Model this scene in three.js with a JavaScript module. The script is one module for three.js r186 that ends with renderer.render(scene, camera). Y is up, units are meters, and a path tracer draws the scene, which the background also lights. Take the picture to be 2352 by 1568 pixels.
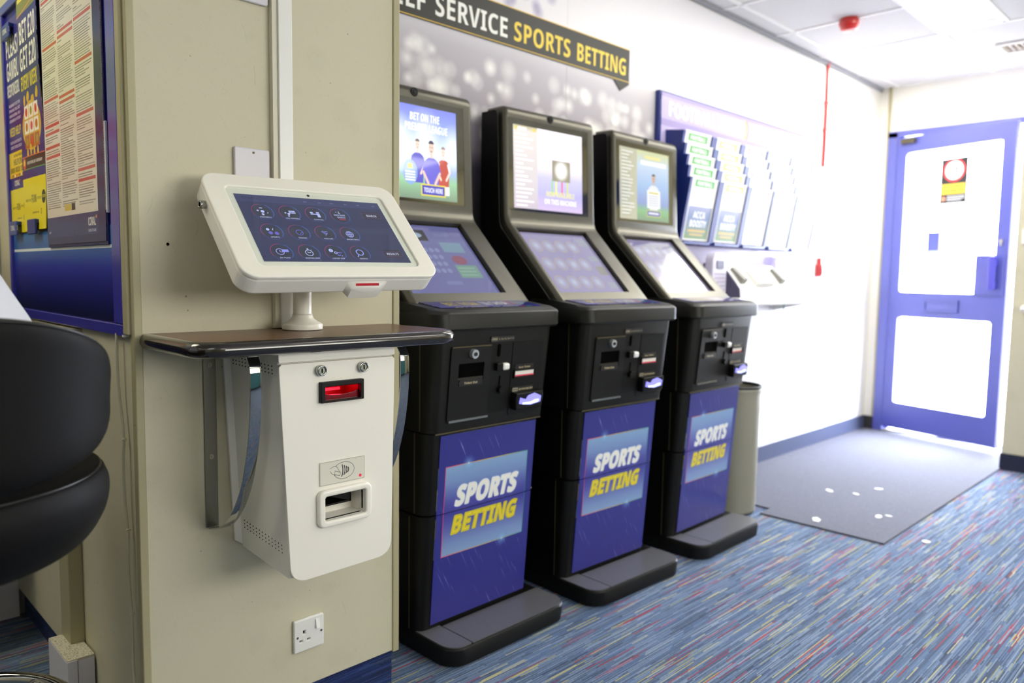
import * as THREE from 'three';
import { RoundedBoxGeometry } from 'three/addons/geometries/RoundedBoxGeometry.js';
import { mergeGeometries, toCreasedNormals } from 'three/addons/utils/BufferGeometryUtils.js';
import { RectAreaLightUniformsLib } from 'three/addons/lights/RectAreaLightUniformsLib.js';
import { MarchingCubes } from 'three/addons/objects/MarchingCubes.js';
import { Brush, Evaluator, SUBTRACTION } from 'three-bvh-csg';

// ---------------------------------------------------------------- camera, sky, exposure, large lights
const scene = new THREE.Scene();
const camera = new THREE.PerspectiveCamera(2 * Math.atan(784 / 1742.8) * 180 / Math.PI, 2352 / 1568, 0.05, 80);
camera.position.set(0, 1.18, 0);
camera.rotation.set(-0.0873, -0.77997, 0.01447, 'YXZ');
camera.focus = 1.72; camera.userData.fStop = 2.4;
scene.add(camera);
scene.background = new THREE.Color(0.90, 0.96, 1.12);
scene.backgroundIntensity = 50;
const renderer = new THREE.WebGLRenderer({ antialias: true });
renderer.toneMapping = THREE.LinearToneMapping;
renderer.toneMappingExposure = 1.0;
renderer.shadowMap.enabled = true;
RectAreaLightUniformsLib.init();
function areaLight(x, y, z, w, h, tx, ty, tz, color, intensity) {
  const l = new THREE.RectAreaLight(color, intensity, w, h);
  l.position.set(x, y, z); l.lookAt(tx, ty, tz); l.castShadow = true; scene.add(l); return l;
}
const SHOP = new THREE.Color(1.0, 0.97, 0.88), DAY = new THREE.Color(0.88, 0.95, 1.15), WARM = new THREE.Color(1.0, 0.93, 0.7), TUBE = new THREE.Color(1.0, 0.97, 0.86);
const ADDED_LIGHTS = [[-1.15, -2.79], [1.975, -0.29], [-1.775, 0.335], [3.85, 1.585], [0.1, 1.585]];      // unseen ceiling fittings added for general light: cell of the tile grid
const FRONT_WINDOW = 8.5, ADDED_PANEL = 3.6, ADDED_BAY_PANEL = 9, ADDED_TERMINAL_PANEL = 14, WALL_PANEL = 20;
areaLight(2.6, 1.69, 2.94, 2.9, 1.1, 2.6, 1.69, 0, SHOP, FRONT_WINDOW);          // frosted windows across the room

// ---------------------------------------------------------------- helpers
let seed = 7;
const rnd = () => { seed = (seed * 1664525 + 1013904223) >>> 0; return seed / 4294967296; };
const rr = (a, b) => a + (b - a) * rnd();
const used = {};
function numbered(n) { const k = used[n] = (used[n] ?? -1) + 1; return k ? n + '_' + String(k).padStart(3, '0') : n; }
function setup(m, name, mat, parent) { m.name = name; m.castShadow = m.receiveShadow = true; if (mat) m.material = mat; parent.add(m); return m; }
function obj(name, geo, mat, parent = scene) {
  if (Array.isArray(geo)) geo = mergeGeometries(geo.map(flat));
  return setup(new THREE.Mesh(geo), parent === scene ? numbered(name) : name, mat, parent);
}
function flat(g) { const o = g.index ? g.toNonIndexed() : g; for (const k of Object.keys(o.attributes)) if (!['position', 'normal', 'uv'].includes(k)) o.deleteAttribute(k); return o; }
function thing(name, label, category, [x, y, z] = [0, 0, 0], turn = 0, group) {
  const o = new THREE.Group(); o.name = numbered(name); o.position.set(x, y, z); o.rotation.y = turn; scene.add(o);
  return tag(o, label, category, group);
}
function tag(o, label, category, group) { o.userData.label = label; o.userData.category = category; if (group) o.userData.group = group; return o; }
function struct(name, geo, mat, parent = scene) { const m = obj(name, geo, mat, parent); if (parent === scene) { m.name = name; m.userData.kind = 'structure'; } return m; }
function structGroup(name) { const g = new THREE.Group(); g.name = name; g.userData.kind = 'structure'; scene.add(g); return g; }
const T = (g, x, y, z) => g.translate(x, y, z);
const box = (w, h, d, x = 0, y = 0, z = 0, r = 0) => T(r ? new RoundedBoxGeometry(w, h, d, 3, r) : new THREE.BoxGeometry(w, h, d), x, y, z);
const span = (x0, x1, y0, y1, z0, z1, r = 0) => box(x1 - x0, y1 - y0, z1 - z0, (x0 + x1) / 2, (y0 + y1) / 2, (z0 + z1) / 2, r);
const cyl = (r0, r1, h, x = 0, y = 0, z = 0, n = 32) => T(new THREE.CylinderGeometry(r0, r1, h, n), x, y, z);
const disc = (r, d, x, y, z, n = 28) => T(new THREE.CylinderGeometry(r, r, d, n).rotateX(Math.PI / 2), x, y, z);
const tube = (pts, r, n = 40) => new THREE.TubeGeometry(new THREE.CatmullRomCurve3(pts.map((p) => new THREE.Vector3(...p))), n, r, 10);
function boxUV(geo, s = 1) {                                    // uv in metres, each triangle by the axis it faces
  const g = geo.index ? geo.toNonIndexed() : geo, p = g.attributes.position, uv = new Float32Array(p.count * 2), a = new THREE.Vector3(), b = new THREE.Vector3(), c = new THREE.Vector3();
  for (let i = 0; i < p.count; i += 3) {
    a.fromBufferAttribute(p, i); b.fromBufferAttribute(p, i + 1); c.fromBufferAttribute(p, i + 2);
    const n = b.clone().sub(a).cross(c.clone().sub(a)), x = Math.abs(n.x), y = Math.abs(n.y), z = Math.abs(n.z);
    [a, b, c].forEach((v, k) => {
      const [u, w] = y >= x && y >= z ? [v.x, v.z] : x >= z ? [v.z, v.y] : [v.x, v.y];
      uv[(i + k) * 2] = u * s; uv[(i + k) * 2 + 1] = w * s;
    });
  }
  g.setAttribute('uv', new THREE.BufferAttribute(uv, 2)); return g;
}
function loft(levels, n = 6, crease = 0.7) {                     // stacked rounded rectangles {y, x0, x1, z0, z1, r | [bl, br, fr, fl]}
  const rings = levels.map((L) => {
    const r = Array.isArray(L.r) ? L.r : [L.r, L.r, L.r, L.r], out = [], yy = (x, z) => (typeof L.y === 'function' ? L.y(x, z) : L.y);
    [[L.x0, L.z0, 1, 1, Math.PI], [L.x1, L.z0, -1, 1, 1.5 * Math.PI], [L.x1, L.z1, -1, -1, 0], [L.x0, L.z1, 1, -1, 0.5 * Math.PI]].forEach(([x, z, sx, sz, a0], k) => {
      for (let i = 0; i <= n; i++) { const a = a0 + i / n * Math.PI / 2, px = x + sx * r[k] + Math.cos(a) * r[k], pz = z + sz * r[k] + Math.sin(a) * r[k]; out.push([px, yy(px, pz), pz]); }
    });
    return out;
  });
  const pos = [], N = rings[0].length, tri = (a, b, c) => pos.push(...a, ...b, ...c);
  for (let l = 0; l + 1 < rings.length; l++) for (let i = 0; i < N; i++) { const j = (i + 1) % N, A = rings[l], B = rings[l + 1]; tri(A[i], B[i], B[j]); tri(A[i], B[j], A[j]); }
  for (const [R, up] of [[rings[0], false], [rings[rings.length - 1], true]]) {
    const c = [0, 1, 2].map((k) => R.reduce((s, p) => s + p[k], 0) / N);
    for (let i = 0; i < N; i++) { const j = (i + 1) % N; up ? tri(c, R[j], R[i]) : tri(c, R[i], R[j]); }
  }
  const g = new THREE.BufferGeometry(); g.setAttribute('position', new THREE.BufferAttribute(new Float32Array(pos), 3)); g.computeVertexNormals();
  return boxUV(toCreasedNormals(g, crease));
}
function poly(points, x0, x1, bevel = 0, crease = 0.16) {           // profile given as [z, y], swept from x0 to x1
  const s = new THREE.Shape(points.map(([z, y]) => new THREE.Vector2(z, y)));
  const g = new THREE.ExtrudeGeometry(s, { depth: x1 - x0 - 2 * bevel, bevelEnabled: bevel > 0, bevelThickness: bevel, bevelSize: bevel, bevelOffset: -bevel, bevelSegments: 4, curveSegments: 12 });
  g.rotateY(-Math.PI / 2).translate(x1 - bevel, 0, 0);
  return boxUV(toCreasedNormals(g, crease));
}
function plate(points, depth, bevel = 0, holes = []) {             // outline given as [x, y], front towards +z
  const sh = Array.isArray(points) ? new THREE.Shape(points.map(([x, y]) => new THREE.Vector2(x, y))) : points;
  sh.holes.push(...holes);
  const g = new THREE.ExtrudeGeometry(sh, { depth: depth - bevel * 2, bevelEnabled: bevel > 0, bevelThickness: bevel, bevelSize: bevel, bevelOffset: -bevel, bevelSegments: 3, curveSegments: 14 });
  g.translate(0, 0, bevel);
  return boxUV(toCreasedNormals(g, 0.16));
}
function rounded(x0, x1, y0, y1, r, path = new THREE.Shape()) {
  const [a, b, c, d] = Array.isArray(r) ? r : [r, r, r, r];           // bottom left, bottom right, top right, top left
  path.moveTo(x0 + a, y0); path.lineTo(x1 - b, y0); path.absarc(x1 - b, y0 + b, b, -Math.PI / 2, 0); path.lineTo(x1, y1 - c); path.absarc(x1 - c, y1 - c, c, 0, Math.PI / 2);
  path.lineTo(x0 + d, y1); path.absarc(x0 + d, y1 - d, d, Math.PI / 2, Math.PI); path.lineTo(x0, y0 + a); path.absarc(x0 + a, y0 + a, a, Math.PI, 1.5 * Math.PI); return path;
}
const hole = (x0, x1, y0, y1, r) => rounded(x0, x1, y0, y1, r, new THREE.Path());
const ev = new Evaluator(); ev.useGroups = false;
function cut(geo, crease, ...cuts) {
  const prep = (g) => { const f = flat(g); if (!f.attributes.uv) f.setAttribute('uv', new THREE.BufferAttribute(new Float32Array(f.attributes.position.count * 2), 2)); return new Brush(f); };
  let a = prep(geo); a.updateMatrixWorld();
  for (const c of cuts) { const b = prep(c); b.updateMatrixWorld(); a = ev.evaluate(a, b, SUBTRACTION); }
  const g = a.geometry; return toCreasedNormals(g.index ? g.toNonIndexed() : g, crease);
}
// ---- textures
function canvas(w, h, draw, srgb = true) {
  const c = document.createElement('canvas'); c.width = w; c.height = h; draw(c.getContext('2d'), w, h);
  const t = new THREE.CanvasTexture(c); if (srgb) t.colorSpace = THREE.SRGBColorSpace; t.magFilter = THREE.LinearFilter; return t;
}
function txt(g, s, x, y, h, color, { w, skew = 0, align = 'left', weight = 'bold', fam = 'sans-serif' } = {}) {   // cap height h, squeezed to width w
  g.save(); const fs = h / 0.714; g.font = `${weight} ${fs}px ${fam}`; const m = g.measureText(s).width, k = w ? w / m : 1;
  g.translate(align === 'center' ? x - (w ?? m) / 2 : align === 'right' ? x - (w ?? m) : x, y); g.transform(k, 0, -skew, 1, 0, 0); g.fillStyle = color; g.fillText(s, 0, 0); g.restore();
}
const lin = (g, x0, y0, x1, y1, stops) => { const q = g.createLinearGradient(x0, y0, x1, y1); stops.forEach(([t, c]) => q.addColorStop(t, c)); return q; };
const rad = (g, x, y, r, stops) => { const q = g.createRadialGradient(x, y, 0, x, y, r); stops.forEach(([t, c]) => q.addColorStop(t, c)); return q; };
const rrect = (g, x, y, w, h, r) => { g.beginPath(); g.roundRect(x, y, w, h, r); };
function repeat(t, u, v) { t.wrapS = t.wrapT = THREE.RepeatWrapping; t.repeat.set(u, v); return t; }
function std(color, roughness = 0.5, metalness = 0, o = {}) { return new THREE.MeshStandardMaterial({ color, roughness, metalness, ...o }); }
function phys(color, roughness, metalness, o = {}) { return new THREE.MeshPhysicalMaterial({ color, roughness, metalness, ...o }); }
function noiseTex(size, draws, base) { return canvas(size, size, (g) => { g.fillStyle = base; g.fillRect(0, 0, size, size); draws(g, size); }); }
const wrapDot = (g, S, x, y, r, f) => { for (const dx of [-S, 0, S]) for (const dy of [-S, 0, S]) if (x + dx > -r && x + dx < S + r && y + dy > -r && y + dy < S + r) f(x + dx, y + dy); };
// painted board: fine speckle, hair-line scuffs and grubby spots
const paintTex = repeat(noiseTex(1024, (g, S) => {
  for (let i = 0; i < 9000; i++) { const v = rnd() < 0.5 ? 255 : 0; g.fillStyle = `rgba(${v},${v},${v * 0.8},0.02)`; g.fillRect(rnd() * S, rnd() * S, rr(1, 4), rr(1, 4)); }
  for (let i = 0; i < 60; i++) { const x = rnd() * S, y = rnd() * S, r = rr(8, 40); wrapDot(g, S, x, y, r, (a, b) => { g.fillStyle = rad(g, a, b, r, [[0, 'rgba(110,104,70,0.035)'], [0.7, 'rgba(110,104,70,0.02)'], [1, 'rgba(110,104,70,0)']]); g.fillRect(a - r, b - r, 2 * r, 2 * r); }); }
  for (let i = 0; i < 46; i++) { g.strokeStyle = `rgba(80,76,60,${rr(0.05, 0.16)})`; g.lineWidth = rr(0.6, 1.6); const x = rnd() * S, y = rnd() * S; g.beginPath(); g.moveTo(x, y); g.quadraticCurveTo(x + rr(-12, 12), y + rr(5, 20), x + rr(-16, 16), y + rr(10, 44)); g.stroke(); }
  for (let i = 0; i < 26; i++) { g.fillStyle = `rgba(60,50,34,${rr(0.25, 0.6)})`; g.beginPath(); g.arc(rnd() * S, rnd() * S, rr(0.8, 2.2), 0, 7); g.fill(); }
}, '#cac5ac'), 0.9, 0.9);
const paintBump = repeat(canvas(512, 512, (g) => { g.fillStyle = '#808080'; g.fillRect(0, 0, 512, 512); for (let i = 0; i < 16000; i++) { const v = 90 + rnd() * 76 | 0; g.fillStyle = `rgba(${v},${v},${v},0.5)`; g.fillRect(rnd() * 512, rnd() * 512, rr(1, 3), rr(1, 6)); } }, false), 3, 3);
const CARPET = ['#587094', '#4e6484', '#6c84a6', '#465876', '#8092ae', '#3b4a64', '#627a9c', '#8c9cb4', '#526884', '#5874a0', '#667c98', '#4a5f82'];
const carpetTex = repeat(canvas(2048, 2048, (g, S) => {                            // 1.7 m square; loops run along x
  for (let row = 0; row < 512; row++) {
    let x = -rnd() * 200; const y = row * 4;
    while (x < S) {
      const k = rnd(), hot = k < 0.034, pale = k >= 0.034 && k < 0.085, len = hot ? rr(110, 330) : pale ? rr(90, 280) : rr(40, 300);
      g.fillStyle = hot ? ['#a8344e', '#8f3350', '#b2403f'][rnd() * 3 | 0] : pale ? ['#b9b06c', '#c2bd8e', '#9aa07c'][rnd() * 3 | 0] : CARPET[rnd() * CARPET.length | 0];
      const big = (hot || pale) && rnd() < 0.45 ? 8 : 4;
      g.fillRect(x, y, len, big); if (x + len > S) g.fillRect(0, y, x + len - S, big);
      x += len;
    }
  }
  for (let row = 0; row < 512; row++) { g.fillStyle = `rgba(8,10,18,${row % 2 ? 0.3 : 0.14})`; g.fillRect(0, row * 4 + 3, S, 1); }
  for (let i = 0; i < 150000; i++) { const v = rnd() < 0.55 ? 0 : 255; g.fillStyle = `rgba(${v},${v},${v},0.1)`; g.fillRect(rnd() * S, rnd() * S, 3, 2); }
}), 1 / 1.7, 1 / 1.7);
const carpetBump = repeat(canvas(512, 512, (g) => { for (let r = 0; r < 128; r++) { g.fillStyle = lin(g, 0, r * 4, 0, r * 4 + 4, [[0, '#222'], [0.5, '#ddd'], [1, '#222']]); g.fillRect(0, r * 4, 512, 4); } for (let i = 0; i < 26000; i++) { const v = rnd() * 255 | 0; g.fillStyle = `rgba(${v},${v},${v},0.3)`; g.fillRect(rnd() * 512, rnd() * 512, 3, 2); } }, false), 1 / 0.55, 1 / 0.55);
const matTex = repeat(canvas(1024, 1024, (g, S) => {
  g.fillStyle = '#5a5d6a'; g.fillRect(0, 0, S, S);
  for (let i = 0; i < 120000; i++) { const v = 52 + rnd() * 84 | 0; g.fillStyle = `rgba(${v},${v},${v + 12},0.5)`; g.fillRect(rnd() * S, rnd() * S, 2, 3); }
  for (let i = 0; i < 500; i++) { g.fillStyle = `rgba(180,178,170,${rr(0.1, 0.4)})`; g.fillRect(rnd() * S, rnd() * S, rr(1, 4), rr(1, 3)); }
}), 1 / 0.9, 1 / 0.9);
const tileTex = repeat(canvas(512, 512, (g, S) => { g.fillStyle = '#dddcdc'; g.fillRect(0, 0, S, S); for (let i = 0; i < 9000; i++) { const v = rnd() < 0.6 ? 150 : 255; g.fillStyle = `rgba(${v},${v},${v},0.16)`; g.fillRect(rnd() * S, rnd() * S, rr(1, 3), rr(1, 3)); } }), 1.6, 1.6);
const leatherBump = repeat(canvas(512, 512, (g, S) => { g.fillStyle = '#777'; g.fillRect(0, 0, S, S); for (let i = 0; i < 7000; i++) { g.strokeStyle = `rgba(${rnd() < 0.5 ? '20,20,20' : '200,200,200'},0.25)`; g.lineWidth = rr(1, 2.4); const x = rnd() * S, y = rnd() * S; g.beginPath(); g.arc(x, y, rr(2, 6), rnd() * 6, rnd() * 6 + 2); g.stroke(); } }, false), 7, 7);
const scratchRough = repeat(canvas(512, 512, (g, S) => { g.fillStyle = 'rgb(120,120,120)'; g.fillRect(0, 0, S, S); for (let i = 0; i < 900; i++) { const v = 90 + rnd() * 90 | 0; g.strokeStyle = `rgba(${v},${v},${v},0.4)`; g.beginPath(); const x = rnd() * S, y = rnd() * S; g.moveTo(x, y); g.lineTo(x + rr(-40, 40), y + rr(-40, 40)); g.stroke(); } }, false), 3, 3);

// ---- materials
const M = {
  cream: std(0xffffff, 0.55, 0, { map: paintTex, bumpMap: paintBump, bumpScale: 0.0003 }),
  white_wall: std(0xe9e7e0, 0.6, 0, { bumpMap: paintBump, bumpScale: 0.0003 }),
  trim: std(0xd6d3c0, 0.45, 0, { map: paintTex }),
  pvc: std(0xe6e7e4, 0.35), pvc_grey: std(0xd5d3dc, 0.4),
  carpet: std(0xffffff, 0.95, 0, { map: carpetTex, bumpMap: carpetBump, bumpScale: 0.002 }),
  carpet_dark: std(0x5f76b4, 0.95, 0, { map: carpetTex, bumpMap: carpetBump, bumpScale: 0.002 }),
  mat: std(0xffffff, 0.95, 0, { map: matTex, bumpMap: matTex, bumpScale: 0.002 }),
  tile: std(0xffffff, 0.9, 0, { map: tileTex, bumpMap: tileTex, bumpScale: 0.0006 }),
  grid: std(0xf2f2f2, 0.4),
  terminal_white: std(0xf1efe6, 0.38), terminal_side: std(0xf1efe6, 0.45), glass_white: phys(0xe2e8dc, 0.12, 0, { clearcoat: 1, clearcoatRoughness: 0.03 }),
  black: phys(0x080808, 0.5, 0, { specularIntensity: 0.5 }), black_matte: std(0x080808, 0.6), black_soft: phys(0x0e0e0d, 0.5, 0, { specularIntensity: 0.55 }), slot: phys(0x020202, 0.9, 0, { specularIntensity: 0.1 }), dusty: std(0x2b2720, 0.8),
  black_gloss: phys(0x050506, 0.06, 0, { clearcoat: 1, clearcoatRoughness: 0.02 }),
  gun: phys(0x5e5c53, 0.36, 0.7), lip: phys(0x171714, 0.42, 0.1, { specularIntensity: 0.7 }),
  step: phys(0x63646a, 0.36, 0.1, { clearcoat: 0.7, clearcoatRoughness: 0.22 }), bezel: std(0x8c8a7c, 0.06, 1),
  chrome: std(0xa9aba8, 0.05, 1), bright_lock: std(0xd4d8de, 0.32, 0.7), chrome_dull: std(0x8d8c84, 0.3, 1), steel: std(0xb9b6a6, 0.25, 1), gold: std(0x57503c, 0.5, 0.5),
  edge: phys(0x1a140e, 0.16, 0, { clearcoat: 1, clearcoatRoughness: 0.06 }),
  navy: std(0x1b2f7c, 0.4), blue_frame: phys(0x3b39a6, 0.3, 0, { clearcoat: 0.5, clearcoatRoughness: 0.15 }), door_blue: phys(0x4a4f9e, 0.35, 0, { clearcoat: 0.4, clearcoatRoughness: 0.2 }),
  glass: phys(0xffffff, 0, 0, { transmission: 1, thickness: 0, ior: 1.5 }), acrylic: phys(0xf1eefb, 0.08, 0, { transmission: 0.85, thickness: 0, ior: 1.45 }),
  leather: phys(0x080808, 0.6, 0, { specularIntensity: 0.28, bumpMap: leatherBump, bumpScale: 0.0006 }), piping: std(0x0b0b0c, 0.35),
  red: phys(0xc1231d, 0.3, 0, { clearcoat: 0.6 }), white_plastic: std(0xf0f0ee, 0.35), grey_bin: std(0x8d8b7e, 0.5), cable: std(0xc8c4ae, 0.5), black_cable: std(0x111111, 0.5),
  red_glow: std(0x300006, 0.3, 0, { emissive: 0xff1030, emissiveIntensity: 1.6 }), red_dim: phys(0x2a0006, 0.2, 0, { emissive: 0xff1838, emissiveIntensity: 0.35, clearcoat: 0.6 }), red_plastic: phys(0x780313, 0.2, 0, { clearcoat: 0.8 }),
  blue_glow: std(0x050530, 0.4, 0, { emissive: new THREE.Color(0.28, 0.26, 1.0), emissiveIntensity: 1.6 }), blue_white_glow: std(0x8090ff, 0.4, 0, { emissive: new THREE.Color(0.75, 0.85, 1.0), emissiveIntensity: 1.5 }),
  scan_glow: std(0xcfc9bf, 0.4, 0, { emissive: new THREE.Color(0.3, 0.29, 0.27), emissiveIntensity: 0.7 }), scan_red: std(0x800010, 0.4, 0, { emissive: new THREE.Color(0.7, 0.1, 0.15), emissiveIntensity: 0.8 }),
  paper: std(0xf4f3ef, 0.75), concrete: std(0xb9b7b0, 0.9), brown: std(0x5a2f1d, 0.4), teal: std(0x4f8f96, 0.5),
};
const print = (t, rough = 0.4, o = {}) => phys(0xffffff, rough, 0, { map: t, ...o });
const screenMat = (t, k) => phys(0x020203, 0.12, 0, { emissive: 0xffffff, emissiveMap: t, emissiveIntensity: k, clearcoat: 1, clearcoatRoughness: 0.03 });

// ================================================================ SETTING
const WZ = -2.29, DX = 6.24, BX = 5.53, CH = 2.65, PX0 = 0.56, PX1 = 1.245, PZ = -1.71;
struct('floor', boxUV(span(-2.6, 6.42, -0.12, 0, -3.1, 3.12)), M.carpet);
const ceiling = struct('ceiling', boxUV(span(-2.6, 6.42, CH + 0.02, CH + 0.16, -3.1, 3.12)), M.tile);
{ // suspended tiles and T-bars; the light fittings take the place of tiles
  const xs = [-2.6, -1.775, -1.15, -0.525, 0.1, 0.725, 1.35, 1.975, 2.6, 3.225, 3.85, 4.475, 5.1, 5.725, 6.25], zs = [-3.0, -2.79, -2.165, -1.54, -0.915, -0.29, 0.335, 0.96, 1.585, 2.21, 3.0];
  const skip = (x, z) => (z === -1.54 && (x === 3.85 || x === 4.475 || x === 2.6 || x === 3.225)) || (z === -2.165 && x === 5.1) || ADDED_LIGHTS.some(([a, b]) => (x === a || Math.abs(x - a - 0.625) < 1e-6) && z === b);
  const far = [];
  for (let i = 0; i + 1 < xs.length; i++) for (let j = 0; j + 1 < zs.length; j++) {
    if (skip(xs[i], zs[j])) continue;
    const g = () => boxUV(span(xs[i] + 0.006, xs[i + 1] - 0.006, CH + 0.004, CH + 0.019, zs[j] + 0.006, zs[j + 1] - 0.006));
    if (xs[i] >= 3.2 && zs[j] < 0) obj('ceiling_tile', g(), M.tile, ceiling); else far.push(g());
  }
  obj('ceiling_tile', boxUV(span(2.606, 5.094, CH + 0.004, CH + 0.019, -1.19, -0.921)), M.tile, ceiling);
  obj('ceiling_tiles', far, M.tile, ceiling).userData.kind = 'stuff';
  const bars = [];
  for (const x of xs.slice(1, -1)) bars.push(span(x - 0.012, x + 0.012, CH - 0.002, CH + 0.004, -3, 3));
  for (const z of zs.slice(1, -1)) bars.push(span(-2.6, 6.25, CH - 0.002, CH + 0.004, z - 0.012, z + 0.012));
  bars.push(span(2.6, 5.1, CH - 0.002, CH + 0.004, -1.212, -1.19));
  obj('ceiling_grid', bars, M.grid, ceiling);
}
struct('trim_1', span(PX1, DX, CH - 0.022, CH, WZ, WZ + 0.02), std(0x8f8f96, 0.5));                        // shadow-gap wall angle under the ceiling
struct('wall_back', boxUV(span(PX1 - 0.3, DX + 0.2, 0, CH, WZ - 0.14, WZ)), M.white_wall);
const pillar = struct('wall_pillar', boxUV(span(PX0 + 0.005, PX1, 0.11, CH, -2.97, PZ)), M.cream);
struct('wall_bay', boxUV(span(-2.6, 0.6, 0, CH, -3.1, -2.96)), std(0x9a9a98, 0.7));
struct('wall_left', boxUV(span(-2.74, -2.6, 0, CH, -3.1, 3.12)), M.cream);
struct('wall_front', [boxUV(span(-2.6, 6.4, 0, 1.12, 3.0, 3.14)), boxUV(span(-2.6, 1.1, 1.12, CH, 3.0, 3.14)), boxUV(span(4.1, 6.4, 1.12, CH, 3.0, 3.14)), boxUV(span(1.1, 4.1, 2.26, CH, 3.0, 3.14))], M.cream);
struct('wall_right', [boxUV(span(BX, BX + 0.16, 0, CH, -1.175, 3.12)), boxUV(span(BX + 0.16, DX, 0, CH, -1.175, -1.06))], M.cream);
struct('trim_9', span(BX - 0.02, BX, 1.98, 2.2, -0.3, 2.7, 0.003), M.navy);                                 // navy fascia strip, mirrored by the terminals
struct('wall_door', [boxUV(span(DX, DX + 0.16, 2.3, CH, -2.4, -1.06)), boxUV(span(DX, DX + 0.16, 0, 2.3, -2.4, -2.17))], M.white_wall);
struct('trim_2', boxUV(span(DX - 0.012, DX, 0, CH, -2.225, -2.205)), M.trim);                             // joint strip beside the door
// pillar: recessed plinth in carpet, corner beads, board edges
struct('baseboard_pillar', boxUV(span(PX0 + 0.03, PX1 - 0.006, 0, 0.11, -2.97, PZ - 0.018)), M.carpet_dark);
struct('trim_3', boxUV(span(PX1 - 0.017, PX1 + 0.004, 0.105, CH, PZ - 0.02, PZ + 0.005, 0.003)), M.trim);
struct('trim_4', boxUV(span(PX0 - 0.002, PX0 + 0.016, 0.0, CH, PZ - 0.02, PZ + 0.004, 0.003)), M.trim);
struct('trim_5', boxUV(span(PX0 - 0.010, PX0 + 0.005, 1.04, CH, -1.75, -1.722, 0.003)), M.trim);              // moulding beside the framed display
struct('trim_6', boxUV(span(PX0 - 0.03, PX0 + 0.005, 0.18, 1.03, -2.25, -2.165, 0.003)), M.trim);              // batten behind the stool
struct('trim_7', span(PX0 - 0.02, PX0 + 0.006, 1.0, 1.03, -2.5, -2.1), std(0x8e8a78, 0.6));
// skirtings
struct('baseboard_back', boxUV(span(PX1, DX, 0, 0.105, WZ, WZ + 0.014)), std(0x3d4664, 0.9, 0, { bumpMap: carpetBump, bumpScale: 0.001 }));
struct('baseboard_door', span(DX - 0.014, DX, 0, 0.105, WZ, -2.2), std(0x2c2c30, 0.8));
struct('baseboard_right', boxUV(span(BX - 0.014, BX, 0, 0.105, -1.18, 3.0)), std(0x1c2238, 0.9, 0, { bumpMap: carpetBump, bumpScale: 0.001 }));
struct('baseboard_bay', [span(-2.6, 0.57, 0, 0.1, -2.96, -2.94), span(-2.6, 0.57, 0.1, 0.155, -2.96, -2.925)], M.pvc_grey);
// frosted shop windows
const glow = (k) => std(0x202020, 0.5, 0, { emissive: SHOP, emissiveIntensity: k });
const win2 = structGroup('window_1');
obj('window_frame', [span(1.1, 4.1, 1.12, 1.16, 2.97, 3.1), span(1.1, 4.1, 2.22, 2.26, 2.97, 3.1), ...[1.1, 2.08, 3.08, 4.06].map((x) => span(x, x + 0.04, 1.16, 2.22, 2.97, 3.1))], M.pvc, win2);
for (const x of [1.14, 2.12, 3.12]) obj('window_pane', span(x, x + 0.95, 1.16, 2.22, 3.02, 3.04), glow(2.2), win2);
// glazed entrance door, standing ajar into the lobby
{
  const W = 0.875, y0 = 0.045, H = 2.21, d = structGroup('door_1');
  d.position.set(6.235, y0, -2.136); d.rotation.y = -(Math.PI / 2 + 0.30);
  const st = 0.085, yb = 0.20, ym0 = 0.86, ym1 = 1.05, yt = H - 0.12, t = 0.022;
  const sh = rounded(0, W, 0, H, 0.004);
  obj('door_leaf', plate(sh, 0.044, 0.003, [hole(st, W - st, yb, ym0, 0.02), hole(st, W - st, ym1, yt, 0.02)]).translate(0, 0, -t), M.door_blue, d);
  for (const [a, b] of [[yb, ym0], [ym1, yt]]) obj('glass_pane', span(st - 0.004, W - st + 0.004, a - 0.004, b + 0.004, -0.003, 0.003), M.glass, d);
  obj('letterbox', [plate(rounded(0.3, 0.56, 0.91, 1.0, 0.006), 0.012, 0.003, [hole(0.315, 0.545, 0.925, 0.985, 0.004)]).translate(0, 0, t), span(0.316, 0.544, 0.926, 0.984, t - 0.002, t + 0.006)], M.door_blue, d);
  obj('push_plate', span(W - 0.215, W - 0.02, ym1 - 0.01, 1.32, -t - 0.006, t + 0.008, 0.004), M.door_blue, d);
  obj('handle', [span(W - 0.10, W - 0.055, ym1 + 0.03, 1.31, t + 0.03, t + 0.048, 0.006), span(W - 0.095, W - 0.06, ym1 + 0.05, ym1 + 0.09, t, t + 0.035), span(W - 0.095, W - 0.06, 1.24, 1.28, t, t + 0.035)], M.blue_frame, d);
  obj('lock', [disc(0.014, 0.02, W - 0.05, 1.41, t), span(W - 0.057, W - 0.043, 1.378, 1.405, t - 0.005, t + 0.008)], M.steel, d);
  obj('door_closer', span(0.05, 0.16, H - 0.05, H - 0.015, t, t + 0.03, 0.004), M.gold, d);
  // both faces carry the same furniture
  const f = structGroup('trim_8');
  obj('door_frame', [span(DX - 0.03, DX + 0.1, 0, 2.3, -2.205, -2.14), span(DX + 0.03, DX + 0.1, 0, 2.3, -2.14, -2.11), span(DX - 0.03, DX + 0.1, 2.265, 2.31, -2.205, -1.13), span(DX - 0.03, DX + 0.1, 0, 2.3, -1.2, -1.13)], M.door_blue, f);
  obj('threshold', span(DX - 0.03, DX + 0.16, 0, 0.02, -2.15, -1.2), std(0x77726a, 0.5), f);
}
// pavement beyond the door
struct('pavement', boxUV(span(6.42, 14, -0.14, -0.03, -9, 7)), M.concrete);

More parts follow.
